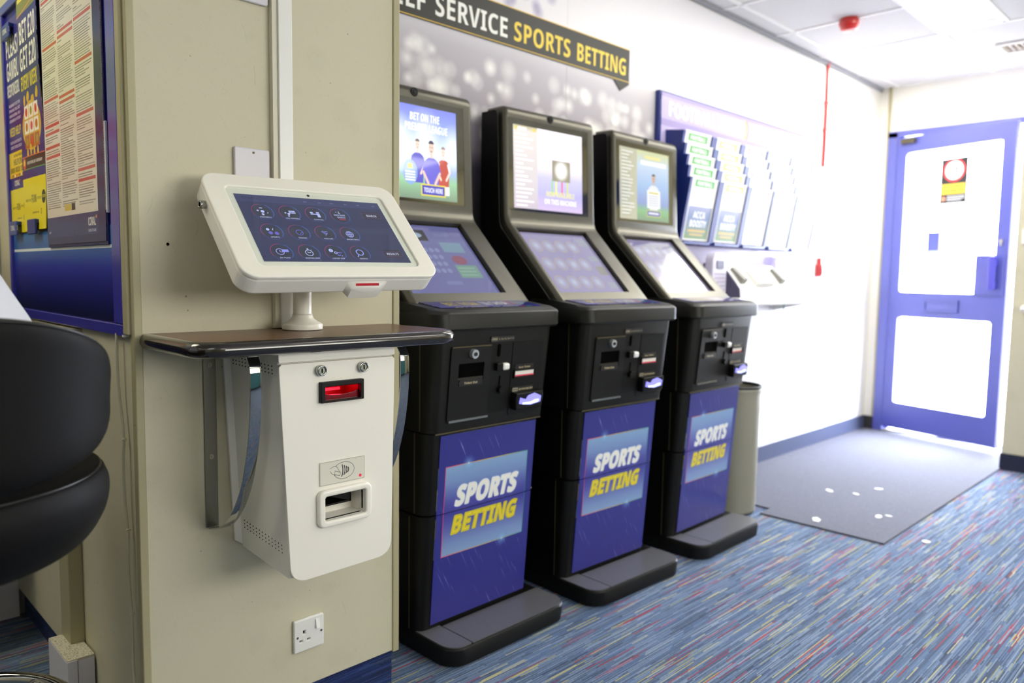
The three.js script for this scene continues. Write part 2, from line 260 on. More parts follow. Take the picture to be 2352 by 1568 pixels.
// ================================================================ CEILING FITTINGS
function ceilingLight(x0, x1, z0, z1, k, label, color = TUBE) {
  const cx = (x0 + x1) / 2, cz = (z0 + z1) / 2, o = thing('ceiling_light', label, 'ceiling light', [cx, CH, cz]), w = x1 - x0, d = z1 - z0;
  obj('housing', [span(-w / 2, w / 2, 0.012, 0.06, -d / 2, d / 2), span(-w / 2, w / 2, -0.004, 0.012, -d / 2, -d / 2 + 0.014), span(-w / 2, w / 2, -0.004, 0.012, d / 2 - 0.014, d / 2), span(-w / 2, -w / 2 + 0.014, -0.004, 0.012, -d / 2, d / 2), span(w / 2 - 0.014, w / 2, -0.004, 0.012, -d / 2, d / 2)], M.grid, o);
  obj('diffuser', span(-w / 2 + 0.014, w / 2 - 0.014, 0.002, 0.008, -d / 2 + 0.014, d / 2 - 0.014), std(0x303030, 0.4, 0, { emissive: color, emissiveIntensity: 2.4 }), o);
  areaLight(cx, CH - 0.012, cz, w - 0.04, d - 0.04, cx, 0, cz, color, k);
  return o;
}
{
  const o = ceilingLight(3.86, 5.09, -1.53, -1.214, WALL_PANEL, 'long bright fluorescent panel in the ceiling near the blue door');
  obj('diffuser_clip', span(0.42, 0.5, -0.008, 0.002, -0.02, 0.06), std(0xc8ccd8, 0.5), o); obj('diffuser_clip', span(0.50, 0.565, -0.008, 0.002, 0.08, 0.135), std(0xc8ccd8, 0.5), o);
  ceilingLight(5.112, 5.713, -2.153, -1.552, WALL_PANEL, 'square bright ceiling panel in the corner above the blue door');
  ceilingLight(2.606, 3.844, -1.53, -1.214, ADDED_TERMINAL_PANEL, 'long unseen ceiling light panel added to brighten the terminal wall');  // out-of-view panel added to brighten the mural wall
  const names = ['above the stool and framed posters', 'over the middle of the striped carpet', 'behind the stool at the left wall', 'in front of the right-hand wall', 'in the middle of the room behind the viewer'];
  ADDED_LIGHTS.forEach(([x, z], i) => ceilingLight(x + 0.012, x + 1.238, z + 0.012, z + 0.613, i ? ADDED_PANEL : ADDED_BAY_PANEL, 'added out-of-view ceiling light panel ' + names[i], i ? TUBE : WARM));  // unseen fill panels; the warm bay one is added to light the pillar side
}
{
  const o = thing('fire_sounder', 'round red fire alarm sounder on the white ceiling', 'fire alarm', [4.47, CH + 0.004, -1.835]);
  obj('base', cyl(0.05, 0.052, 0.016, 0, -0.008, 0), M.red, o);
  obj('dome', new THREE.LatheGeometry([[0.0, -0.068], [0.03, -0.067], [0.043, -0.06], [0.046, -0.048], [0.052, -0.04], [0.056, -0.03], [0.056, -0.016]].map(([x, y]) => new THREE.Vector2(x, y)), 32), M.red, o);
  obj('louvre', [0.026, 0.038, 0.052].map((y) => T(new THREE.TorusGeometry(0.056 - Math.max(0, y - 0.03) * 0.45, 0.003, 8, 32).rotateX(Math.PI / 2), 0, -y, 0)), M.red, o);
}
{
  const o = thing('ceiling_vent', 'small white square vent in the ceiling at the far right', 'vent', [5.66, CH, -1.25]);
  obj('frame', plate(rounded(-0.12, 0.12, -0.12, 0.12, 0.006), 0.012, 0.002, [hole(-0.095, 0.095, -0.095, 0.095, 0.004)]).rotateX(Math.PI / 2), M.grid, o);
  for (let i = 0; i < 6; i++) obj('slat', T(box(0.19, 0.004, 0.024).rotateX(0.6), 0, 0.002, -0.08 + i * 0.032), std(0x6d4d3c, 0.5), o);
}
{ // red conduit and call point on the far wall
  const o = thing('alarm_conduit', 'thin red fire alarm conduit running down the far wall', 'conduit', [5.235, 0, WZ]);
  obj('pipe', tube([[0, 1.95, 0.014], [0, 2.2, 0.014], [0, CH, 0.014]], 0.011), M.red, o);
  for (const y of [2.38, 2.2]) obj('clip', box(0.04, 0.02, 0.026, 0, y, 0.013, 0.004), M.red, o);
  const c = thing('call_point', 'small red alarm call point on the wall right of the leaflets', 'alarm', [5.24, 1.24, WZ]);
  obj('body', box(0.062, 0.085, 0.05, 0, 0, 0.026, 0.008), M.red, c); obj('lever', box(0.018, 0.05, 0.03, 0, 0.066, 0.02, 0.005), M.red, c); obj('plate', box(0.04, 0.04, 0.004, 0, -0.006, 0.052), M.white_plastic, c);
}

// ================================================================ WALL GRAPHIC, BANNER, NOTICE BOARD
{ // printed mural in three hung panels: pale stand roof, rows of lights, dark stand; beyond the rack painted white for the glare on the wall, with turf at its foot
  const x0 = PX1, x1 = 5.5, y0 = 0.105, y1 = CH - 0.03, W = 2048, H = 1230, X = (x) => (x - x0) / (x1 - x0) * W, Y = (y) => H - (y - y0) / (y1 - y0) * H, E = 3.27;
  const t = canvas(W, H, (g) => {
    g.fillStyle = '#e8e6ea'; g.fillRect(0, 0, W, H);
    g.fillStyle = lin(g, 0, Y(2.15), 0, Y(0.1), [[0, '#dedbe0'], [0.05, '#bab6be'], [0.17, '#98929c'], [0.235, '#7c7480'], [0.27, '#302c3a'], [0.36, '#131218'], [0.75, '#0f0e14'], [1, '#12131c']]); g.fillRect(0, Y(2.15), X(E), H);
    for (let i = 0; i < 150; i++) { const x = rr(x0, E - 0.05), row = rnd() * 5 | 0, y = 2.02 - row * 0.065 + rr(-0.012, 0.012) - (x - 1.7) * 0.03, r = rr(13, 27); g.fillStyle = rad(g, X(x), Y(y), r, [[0, `rgba(255,255,250,${rr(0.3, 0.8)})`], [0.55, 'rgba(255,255,250,0.3)'], [1, 'rgba(255,255,250,0)']]); g.fillRect(X(x) - r, Y(y) - r, 2 * r, 2 * r); }
    for (let i = 0; i < 60; i++) { const x = rr(1.9, 2.5), y = rr(2.28, 2.6), r = rr(12, 22); g.fillStyle = rad(g, X(x), Y(y), r, [[0, 'rgba(120,116,160,0.5)'], [1, 'rgba(120,116,160,0)']]); g.fillRect(X(x) - r, Y(y) - r, 2 * r, 2 * r); }
    for (let i = 0; i < 60; i++) { const x = rr(x0, 3.0), y = rr(1.0, 1.6), r = rr(10, 26); g.fillStyle = rad(g, X(x), Y(y), r, [[0, 'rgba(120,110,150,0.10)'], [1, 'rgba(120,110,150,0)']]); g.fillRect(X(x) - r, Y(y) - r, 2 * r, 2 * r); }
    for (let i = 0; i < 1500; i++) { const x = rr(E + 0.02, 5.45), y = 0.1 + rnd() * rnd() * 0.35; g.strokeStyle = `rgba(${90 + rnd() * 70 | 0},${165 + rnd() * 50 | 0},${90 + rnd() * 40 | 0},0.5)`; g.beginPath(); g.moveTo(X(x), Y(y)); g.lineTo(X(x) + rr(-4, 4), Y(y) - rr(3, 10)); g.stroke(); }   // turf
  });
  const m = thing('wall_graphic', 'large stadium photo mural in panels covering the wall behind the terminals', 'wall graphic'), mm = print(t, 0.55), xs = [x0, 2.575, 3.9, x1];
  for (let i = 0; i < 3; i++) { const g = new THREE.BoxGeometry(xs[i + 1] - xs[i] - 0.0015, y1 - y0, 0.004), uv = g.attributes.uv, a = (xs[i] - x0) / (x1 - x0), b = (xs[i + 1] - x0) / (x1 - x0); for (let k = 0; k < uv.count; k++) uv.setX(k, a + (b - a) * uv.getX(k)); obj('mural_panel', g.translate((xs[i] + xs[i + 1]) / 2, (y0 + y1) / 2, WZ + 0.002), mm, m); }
}
{ // speech-bubble banner
  const x0 = 1.15, x1 = 3.022, y0 = 2.06, y1 = 2.262, W = 2048, H = 222, X = (x) => (x - x0) / (x1 - x0) * W, Y = (y) => H - (y - y0) / (y1 - y0) * H;
  const t = canvas(W, H, (g) => {
    g.fillStyle = '#23221a'; g.fillRect(0, 0, W, H); g.fillStyle = '#d9b23a'; g.fillRect(0, Y(2.112), W, 4); g.fillRect(0, 0, W, 4);
    txt(g, 'SELF', X(1.585), Y(2.137), Y(2.137) - Y(2.213), '#f4f4ee', { w: X(1.79) - X(1.585) });
    txt(g, 'SERVICE', X(1.827), Y(2.137), Y(2.137) - Y(2.213), '#f4f4ee', { w: X(2.21) - X(1.827) });
    txt(g, 'SPORTS', X(2.238), Y(2.137), Y(2.137) - Y(2.213), '#e8c93c', { w: X(2.595) - X(2.238) });
    txt(g, 'BETTING', X(2.63), Y(2.137), Y(2.137) - Y(2.213), '#e8c93c', { w: X(3.0) - X(2.63) });
  });
  const g = plate([[x0, 2.106], [2.905, 2.106], [2.958, 2.062], [x1, 2.098], [x1, y1], [x0, y1]], 0.006);
  const p = g.attributes.position, uv = g.attributes.uv;
  for (let i = 0; i < p.count; i++) uv.setXY(i, (p.getX(i) - x0) / (x1 - x0), (p.getY(i) - y0) / (y1 - y0));
  g.translate(0, 0, WZ + 0.004);
  tag(obj('banner_sign', g, print(t, 0.5)), 'black speech-bubble sign reading SELF SERVICE SPORTS BETTING high on the wall', 'sign');
}
{
  const o = thing('notice_board', 'lilac FOOTBALL ZONE board with navy edge behind the leaflet rack', 'notice board', [0, 0, WZ + 0.006]);
  const x0 = 3.25, x1 = 5.11, y0 = 1.08, y1 = 2.115;
  obj('backing', span(x0, x1, y0, y1, 0, 0.026), M.navy, o);
  const W = 1536, H = 856, X = (x) => (x - x0) / (x1 - x0) * W, Y = (y) => H - (y - y0) / (y1 - y0) * H;
  const t = canvas(W, H, (g) => {
    g.fillStyle = '#b5abd6'; g.fillRect(0, 0, W, H); g.fillStyle = '#9c90c6'; g.fillRect(0, Y(2.115), W, Y(2.095) - Y(2.115)); g.fillRect(0, Y(1.985), W, Y(1.95) - Y(1.985));
    txt(g, 'FOOTBALL', X(3.31), Y(2.003), Y(2.003) - Y(2.075), '#ffffff', { w: X(3.78) - X(3.31) }); txt(g, 'ZONE', X(3.81), Y(2.003), Y(2.003) - Y(2.075), '#ffffff', { w: X(4.08) - X(3.81) });
    ['#e0d34a', '#7cbf57', '#d8406a'].forEach((c, i) => { g.strokeStyle = c; g.lineWidth = 7; g.beginPath(); g.ellipse(X(4.07) + i * 9, Y(2.04), 34, Y(1.99) - Y(2.05), 0, -1.1, 1.1); g.stroke(); });
    txt(g, 'FOOTBALL', X(4.24), Y(2.003), Y(2.003) - Y(2.075), '#ffffff', { w: X(4.68) - X(4.24) }); txt(g, 'ZONE', X(4.71), Y(2.003), Y(2.003) - Y(2.075), '#ffffff', { w: X(4.98) - X(4.71) });
  });
  obj('face', span(x0 + 0.012, x1 - 0.004, y0 + 0.008, y1 - 0.008, 0.026, 0.03), print(t, 0.3, { clearcoat: 0.5 }), o);
}

// ================================================================ LEAFLET RACK AND LEAFLETS
{
  const X0 = 3.325, P = 0.302, wid = 0.252, tier = [[-2.145, 1.912], [-2.134, 1.849], [-2.118, 1.793], [-2.107, 1.738], [-2.095, 1.679]], lean = 0.178, zb = -2.2525;
  const rack = thing('leaflet_rack', 'navy wall rack of five stepped leaflet columns below the lilac board', 'rack', [0, 0, 0]);
  const prof = [[zb, 1.36], [zb, 1.925]];
  tier.forEach(([z, y], k) => { prof.push([z, y]); const yn = k < 4 ? tier[k + 1][1] : 1.36; prof.push([z - lean * (y - yn), yn]); });
  for (let c = 0; c <= 5; c++) { const x = X0 + c * P - (c ? 0.05 : 0.022); obj('side_panel', poly(prof, x, x + (c && c < 5 ? 0.05 : 0.022), 0, 0.3), M.navy, rack); }
  for (let c = 0; c < 5; c++) { const x = X0 + c * P; obj('shelf', span(x, x + wid, 1.352, 1.366, zb, -2.142), M.navy, rack); tier.forEach(([z, y], k) => { if (k < 4) obj('pocket', T(box(wid - 0.002, 0.2, 0.004).rotateX(Math.atan(lean)), x + wid / 2, y - 0.135, z - lean * 0.135 - 0.016), M.navy, rack); }); }
  const heads = ['#4f9a48', '#d8b23c', '#d4655c', '#e2b9a2', '#dfe2ec'], words = ['green', 'yellow', 'red', 'pale orange', 'plain white'], ord = ['top', 'second', 'third', 'fourth', 'lowest'], colw = ['first', 'second', 'third', 'fourth', 'fifth'];
  const tex = heads.map((h, c) => canvas(256, 330, (g, W, H) => {
    g.fillStyle = '#f6f6f2'; g.fillRect(0, 0, W, H); g.fillStyle = h; g.fillRect(30, 12, 196, 38);
    txt(g, 'FOOTBALL', 128, 42, 20, '#fff', { w: 150, align: 'center' });
    for (let r = 0; r < 5; r++) { g.fillStyle = c < 2 ? 'rgba(90,110,90,0.5)' : 'rgba(150,150,165,0.35)'; for (let q = 0; q < 5; q++) g.fillRect(34 + q * 39, 62 + r * 16, 30, 8); }
    if (c < 2) { g.fillStyle = lin(g, 0, 150, 0, 330, [[0, '#8b90b4'], [0.35, '#5c6c9a'], [1, '#6d8a4a']]); g.fillRect(10, 150, 236, 172); txt(g, 'ACCA', 128, 212, 34, '#f2f2ff', { w: 120, align: 'center' }); txt(g, 'BOOSTY', 128, 258, 34, '#f2f2ff', { w: 168, align: 'center' }); g.fillStyle = '#c0a460'; g.fillRect(40, 272, 176, 14); g.fillRect(60, 294, 136, 10); }
    else { g.fillStyle = c === 3 ? '#d9d8e6' : '#eceaf2'; g.fillRect(20, 160, 216, 150); g.fillStyle = 'rgba(160,160,200,0.4)'; g.fillRect(70, 200, 90, 22); }
  }));
  const geo = new THREE.BoxGeometry(wid - 0.012, 0.318, 0.006).translate(0, -0.159, 0).rotateX(Math.atan(lean));
  for (let c = 0; c < 5; c++) for (let k = 0; k < 5; k++) {
    const [z, y] = tier[k], m = obj('leaflet', geo, print(tex[c], 0.5)); m.geometry = geo; m.position.set(X0 + c * P + wid / 2, y + 0.006, z - 0.008);
    tag(m, `leaflets with ${words[c]} heading in the ${ord[k]} pocket of the rack's ${colw[c]} column`, 'leaflet', 'leaflets in the wall rack');
  }
}

// ================================================================ WRITING SHELF BELOW THE RACK
{
  const s = thing('writing_shelf', 'white narrow shelf fixed to the wall beyond the farthest terminal', 'shelf', [4.05, 1.03, -2.15]);
  obj('top', box(1.48, 0.045, 0.27, 0, 0.024, 0, 0.012), M.white_plastic, s);
  for (const x of [-0.55, 0.55]) obj('bracket', poly([[-0.13, 0], [0.1, 0], [-0.13, -0.05]], x - 0.012, x + 0.012), M.white_plastic, s);
  const d = thing('slip_dispenser', 'white curved betting-slip dispenser with dark side slots on the white shelf', 'dispenser', [4.0, 1.077, -2.12]);
  obj('body', poly([[-0.12, 0], [0.10, 0], [0.095, 0.04], [0.02, 0.13], [-0.03, 0.178], [-0.06, 0.18], [-0.12, 0.18]], -0.3, 0.3, 0.006), M.white_plastic, d);
  obj('side_cheek', poly([[-0.12, 0], [0.105, 0], [0.10, 0.05], [0.03, 0.135], [-0.02, 0.185], [-0.12, 0.185]], -0.315, -0.301, 0.003), std(0x4a4560, 0.5), d);
  for (const x of [-0.22, 0.235]) obj('slot', T(box(0.05, 0.1, 0.05).rotateX(-0.85), x, 0.112, 0.033), std(0x8c8a84, 0.6), d);
  obj('slip_stack', T(box(0.2, 0.11, 0.03).rotateX(-0.85), 0, 0.105, 0.05), M.paper, d);
  const h = thing('pen_holder', 'tall white perforated pen holder left of the slip dispenser', 'pen holder', [3.61, 1.077, -2.12]);
  obj('body', plate(rounded(-0.07, 0.07, 0, 0.235, [0.005, 0.005, 0.05, 0.05]), 0.05, 0.006).translate(0, 0, -0.025), std(0xd8d4ea, 0.4), h);
  obj('window', plate(rounded(-0.035, 0.035, 0.15, 0.195, 0.008), 0.006, 0.001).translate(0, 0, 0.024), std(0x55536e, 0.5), h);
  const dots = []; for (let i = 0; i < 5; i++) for (let j = 0; j < 6; j++) dots.push(disc(0.006, 0.004, -0.045 + i * 0.0225, 0.02 + j * 0.021, 0.026, 10)); obj('perforations', dots, std(0xa9a5bd, 0.6), h).userData.kind = 'stuff';
  const a = thing('acrylic_holder', 'clear acrylic sheet holder standing against the lilac board end', 'holder', [4.62, 1.077, -2.2]);
  obj('front_sheet', box(0.33, 0.25, 0.004, 0, 0.125, 0.03), M.acrylic, a); obj('back_sheet', box(0.33, 0.25, 0.004, 0, 0.125, -0.03), M.acrylic, a); obj('base', box(0.33, 0.006, 0.064, 0, 0.003, 0), M.acrylic, a);
  tag(obj('hanging_cable', tube([[4.54, 1.03, -2.18], [4.56, 0.97, -2.19], [4.565, 0.9, -2.2], [4.53, 0.79, -2.2], [4.41, 0.685, -2.2], [4.22, 0.632, -2.2], [4.09, 0.615, -2.2], [3.86, 0.613, -2.2]], 0.0035, 60), std(0x4d8a8a, 0.5)), 'thin dark cord hanging in a curve below the white shelf', 'cord');
}

// ================================================================ WASTE BIN, MAT, SCRAPS
{
  const b = thing('waste_bin', 'tall grey cylindrical bin between the farthest terminal and the mat', 'bin', [3.475, 0, -1.915]);
  const P = [[0.0, 0.004], [0.122, 0.004], [0.128, 0.02], [0.132, 0.6], [0.138, 0.622], [0.138, 0.64], [0.128, 0.642], [0.126, 0.6], [0.118, 0.03], [0, 0.02]].map(([x, y]) => new THREE.Vector2(x, y));
  obj('shell', new THREE.LatheGeometry(P, 48), M.grey_bin, b);
  obj('liner', T(new THREE.TorusGeometry(0.132, 0.008, 10, 48).rotateX(Math.PI / 2), 0, 0.642, 0), M.black_matte, b);
  const t = canvas(256, 64, (g) => { g.fillStyle = '#8d8b7e'; g.fillRect(0, 0, 256, 64); txt(g, 'CORAL', 20, 48, 34, '#3a3930', { w: 200 }); });
  const c = new THREE.CylinderGeometry(0.1325, 0.1322, 0.04, 24, 1, true, 0.35, 1.0); c.translate(0, 0.53, 0);
  obj('lettering', c, print(t, 0.5), b);
  tag(obj('entrance_mat', [boxUV(span(3.52, 3.63, 0, 0.008, -1.765, -1.172)), boxUV(span(3.63, DX - 0.035, 0, 0.008, WZ + 0.015, -1.172))], M.mat), 'grey ribbed entrance mat in front of the blue glazed door', 'mat');
  [[3.62, -1.522, 0.03, 0.5, 'larger oblong white paper scrap near the front edge of the grey mat'], [4.223, -1.565, 0.016, 1.2, 'small white paper scrap in the middle of the grey mat'], [3.902, -1.331, 0.022, 0.2, 'white paper scrap on the mat, near its right-hand corner'], [4.181, -1.693, 0.024, 0.9, 'white paper scrap on the mat, leftmost of the row in its middle'], [4.427, -1.518, 0.02, 2.2, 'white paper scrap on the mat, the one nearest to the blue door'], [3.95, -1.30, 0.014, 1.6, 'tiny white paper speck just behind the scrap at the mat corner']].forEach(([x, z, r, a, label], i) => {
    const m = obj('paper_scrap', new THREE.CylinderGeometry(r, r * 0.9, 0.002, 5 + i % 3).scale(1.3, 1, 0.7).rotateY(a), M.paper); m.position.set(x, 0.0095, z);
    tag(m, label, 'paper scrap');
  });
  const m = obj('paper_scrap', new THREE.CylinderGeometry(0.018, 0.016, 0.003, 9), M.paper); m.position.set(3.702, 0.0025, -1.053); tag(m, 'round white paper dot lying on the striped carpet beside the mat', 'paper scrap');
}

// ================================================================ DOOR NOTICES, SWITCH
{
  const a = -0.30, put = (o, s, y) => { const W = [6.235 - Math.sin(-a) * s, y, -2.136 + Math.cos(a) * s]; o.position.set(W[0] - Math.cos(a) * 0.006, y, W[2] - Math.sin(-a) * 0.006); o.rotation.y = -(Math.PI / 2 + 0.30); return o; };
  const t = canvas(256, 420, (g, W, H) => {
    g.fillStyle = '#15151a'; g.fillRect(0, 0, W, H); g.fillStyle = '#fff'; g.beginPath(); g.arc(128, 112, 96, 0, 7); g.fill(); g.strokeStyle = '#cf1f2a'; g.lineWidth = 20; g.beginPath(); g.arc(128, 112, 98, 0, 7); g.stroke();
    txt(g, '18', 128, 142, 62, '#22222a', { w: 84, align: 'center' }); g.fillStyle = '#d9bd38'; g.fillRect(10, 236, 236, 96); txt(g, 'PERSONS UNDER 18', 128, 270, 20, '#15151a', { w: 216, align: 'center' }); txt(g, 'NOT ADMITTED', 128, 312, 22, '#15151a', { w: 190, align: 'center' });
    g.fillStyle = '#cfcfd6'; g.fillRect(70, 348, 170, 10); g.fillRect(70, 366, 170, 10); g.fillRect(70, 384, 140, 10); g.fillStyle = '#d88a6a'; g.beginPath(); g.arc(36, 372, 22, 0, 7); g.fill();
  });
  put(tag(obj('age_notice', new THREE.BoxGeometry(0.195, 0.32, 0.002), print(t, 0.5)), 'black and yellow over-18 notice with red ring on the door glass', 'notice'), 0.455, 1.895);
  const q = canvas(256, 160, (g) => { g.fillStyle = '#eef0fa'; g.fillRect(0, 0, 256, 160); g.fillStyle = '#4a50c0'; g.fillRect(0, 0, 140, 132); g.fillStyle = '#5f68d0'; for (let i = 0; i < 6; i++) g.fillRect(16, 18 + i * 18, 100, 5); g.fillStyle = '#b8d4e0'; g.fillRect(0, 136, 256, 24); });
  put(tag(obj('door_sticker', new THREE.BoxGeometry(0.165, 0.165, 0.002), print(q, 0.5)), 'small blue and white sticker on the door glass below the age notice', 'sticker'), 0.365, 1.455);
  const s = thing('light_switch', 'white light switch on the cream wall right of the door', 'switch', [BX, 1.46, -1.10]);
  obj('plate', box(0.012, 0.09, 0.09, -0.006, 0, 0, 0.004), M.white_plastic, s); obj('rocker', box(0.008, 0.022, 0.014, -0.014, 0, 0, 0.003), M.white_plastic, s);
  const k = thing('wall_hook', 'small round white knob on the cream wall below the switch', 'knob', [BX, 1.02, -1.10]);
  obj('stem', cyl(0.012, 0.012, 0.03).rotateZ(Math.PI / 2).translate(-0.015, 0, 0), M.white_plastic, k); obj('knob', new THREE.SphereGeometry(0.022, 20, 14).translate(-0.036, 0, 0), M.white_plastic, k);
}
// ================================================================ BETTING TERMINALS
const V = (y) => 0.175 + (y - 0.08) * 0.077;                      // front of the leaning cabinet at height y
const flagTex = canvas(842, 1220, (g, W, H) => {
  const x0 = -0.245, x1 = 0.176, y0 = 0.08, y1 = 0.69, X = (x) => (x - x0) / (x1 - x0) * W, Y = (y) => H - (y - y0) / (y1 - y0) * H;
  g.fillStyle = '#2a2a86'; g.fillRect(0, 0, W, H);
  for (let i = 0; i < 60; i++) { const x = rnd() * W, y = rnd() * H, l = rr(60, 220); g.strokeStyle = lin(g, x, y, x + l * 0.55, y + l, [[0, 'rgba(150,150,220,0)'], [0.35, `rgba(165,168,235,${rr(0.25, 0.8)})`], [1, 'rgba(150,150,220,0)']]); g.lineWidth = rr(2, 5); g.beginPath(); g.moveTo(x, y); g.lineTo(x + l * 0.55, y + l); g.stroke(); }
  const a = X(-0.217), b = X(0.146), c = Y(0.587), d = Y(0.296);
  g.fillStyle = lin(g, 0, c, 0, d, [[0, '#86aad2'], [0.18, '#7893c8'], [0.42, '#4a4aa2'], [0.52, '#3b3a98'], [0.66, '#5558ac'], [0.88, '#7b94c8'], [1, '#86a4ce']]); g.fillRect(a, c, b - a, d - c);
  g.lineWidth = 5; const e = (p, q, r, s, c0, c1) => { g.strokeStyle = lin(g, p, q, r, s, [[0, c0], [1, c1]]); g.beginPath(); g.moveTo(p, q); g.lineTo(r, s); g.stroke(); };
  e(a, c, a, d, '#d34a6c', '#d8405a'); e(a, c, b, c, '#e0506a', '#3f9a80'); g.strokeStyle = lin(g, a, c, b, c, [[0, '#e0506a'], [0.2, '#d97a5a'], [0.45, '#d2b04a'], [0.75, '#b0a850'], [1, '#2f8a7c']]); g.beginPath(); g.moveTo(a, c); g.lineTo(b, c); g.stroke(); g.beginPath(); g.moveTo(a, d); g.lineTo(b, d); g.stroke(); e(b, c, b, d, '#2c8a88', '#2a7f8e');
  for (const [x, y] of [[a + (b - a) * 0.26, c], [a + (b - a) * 0.73, d]]) { g.fillStyle = rad(g, x, y, 60, [[0, 'rgba(230,245,255,0.95)'], [0.15, 'rgba(150,200,235,0.6)'], [1, 'rgba(90,140,210,0)']]); g.fillRect(x - 60, y - 60, 120, 120); for (let i = 0; i < 14; i++) { g.fillStyle = 'rgba(190,220,245,0.6)'; g.fillRect(x + rr(-90, 90), y + rr(-70, 70), 2, 2); } }
  const word = (s, xl, xr, yb, yt, col, glow) => { const h = Y(yb) - Y(yt); g.lineJoin = 'round'; g.save(); const fs = h / 0.714; g.font = `bold ${fs}px sans-serif`; const m = g.measureText(s).width, k = (X(xr) - X(xl)) / m; g.translate(X(xl), Y(yb)); g.transform(k, 0, -0.2, 1, 0, 0); g.shadowColor = glow; g.shadowBlur = 8; g.strokeStyle = col; g.lineWidth = 16; g.strokeText(s, 0, 0); g.fillStyle = col; g.fillText(s, 0, 0); g.restore(); };
  word('SPORTS', -0.174, 0.098, 0.456, 0.517, '#f2f2ea', 'rgba(190,220,255,0.8)'); word('BETTING', -0.186, 0.105, 0.365, 0.421, '#e8d521', 'rgba(40,60,60,0.6)');
});
const stripTex = canvas(1024, 160, (g, W, H) => { g.fillStyle = '#2c2c92'; g.fillRect(0, 0, W, H); for (let i = 0; i < 30; i++) { g.strokeStyle = `rgba(170,180,240,${rr(0.2, 0.6)})`; g.lineWidth = rr(2, 6); const x = rnd() * W; g.beginPath(); g.moveTo(x, 0); g.lineTo(x + 60, H); g.stroke(); } txt(g, 'BET NOW', 130, 122, 84, '#e8cf3a', { w: 330, skew: 0.2 }); txt(g, 'IN SHOP', 500, 122, 84, '#f4f4f4', { w: 270, skew: 0.2 }); g.fillStyle = '#c04878'; g.fillRect(800, 30, 50, 90); g.fillStyle = '#4aa0a0'; g.fillRect(865, 30, 50, 90); });
const labelTex = canvas(512, 512, (g) => {                          // four label plates, one atlas row each
  g.fillStyle = '#0b0b0b'; g.fillRect(0, 0, 512, 512);
  txt(g, 'Ticket Out', 256, 92, 46, '#c9b892', { w: 300, align: 'center' }); txt(g, 'Scan Ticket', 256, 220, 46, '#c9b892', { w: 330, align: 'center' });
  g.fillStyle = '#8d8878'; g.fillRect(10, 276, 130, 92); txt(g, 'Notes', 75, 340, 40, '#151515', { w: 110, align: 'center' }); txt(g, '£5 £10 £20 £50', 160, 348, 48, '#c9b892', { w: 330 });
  g.fillStyle = '#4e4a42'; g.fillRect(6, 400, 140, 96); txt(g, 'Coins', 76, 462, 40, '#b5a888', { w: 110, align: 'center' }); txt(g, '5p 10p 20p 50p £1 £2', 160, 466, 40, '#8c8470', { w: 340 });
});
function labelPlate(row, w, h) { const g = new THREE.BoxGeometry(w, h, 0.002), uv = g.attributes.uv; for (let i = 0; i < uv.count; i++) uv.setY(i, 1 - (row + 1) / 4 + uv.getY(i) / 4); return g; }
function man(g, x, y, s, shirt, sleeve, skin, hair) {                // generic printed footballer
  g.fillStyle = shirt; g.beginPath(); g.moveTo(x - 46 * s, y + 190 * s); g.quadraticCurveTo(x - 62 * s, y + 60 * s, x - 44 * s, y + 44 * s); g.quadraticCurveTo(x, y + 18 * s, x + 44 * s, y + 44 * s); g.quadraticCurveTo(x + 62 * s, y + 60 * s, x + 46 * s, y + 190 * s); g.fill();
  g.strokeStyle = sleeve; g.lineWidth = 20 * s; g.lineCap = 'round'; g.beginPath(); g.moveTo(x - 46 * s, y + 58 * s); g.lineTo(x - 60 * s, y + 96 * s); g.moveTo(x + 46 * s, y + 58 * s); g.lineTo(x + 60 * s, y + 96 * s); g.stroke();
  g.strokeStyle = skin; g.lineWidth = 15 * s; g.beginPath(); g.moveTo(x - 60 * s, y + 96 * s); g.lineTo(x - 26 * s, y + 140 * s); g.moveTo(x + 60 * s, y + 96 * s); g.lineTo(x + 26 * s, y + 140 * s); g.stroke();
  g.fillStyle = skin; g.fillRect(x - 9 * s, y, 18 * s, 34 * s); g.beginPath(); g.ellipse(x, y - 10 * s, 20 * s, 27 * s, 0, 0, 7); g.fill(); g.fillStyle = hair; g.beginPath(); g.ellipse(x, y - 26 * s, 20 * s, 14 * s, 0, Math.PI, 0); g.fill();
  g.fillRect(x - 12 * s, y - 13 * s, 8 * s, 3 * s); g.fillRect(x + 4 * s, y - 13 * s, 8 * s, 3 * s); g.fillRect(x - 7 * s, y + 4 * s, 14 * s, 3 * s);
}
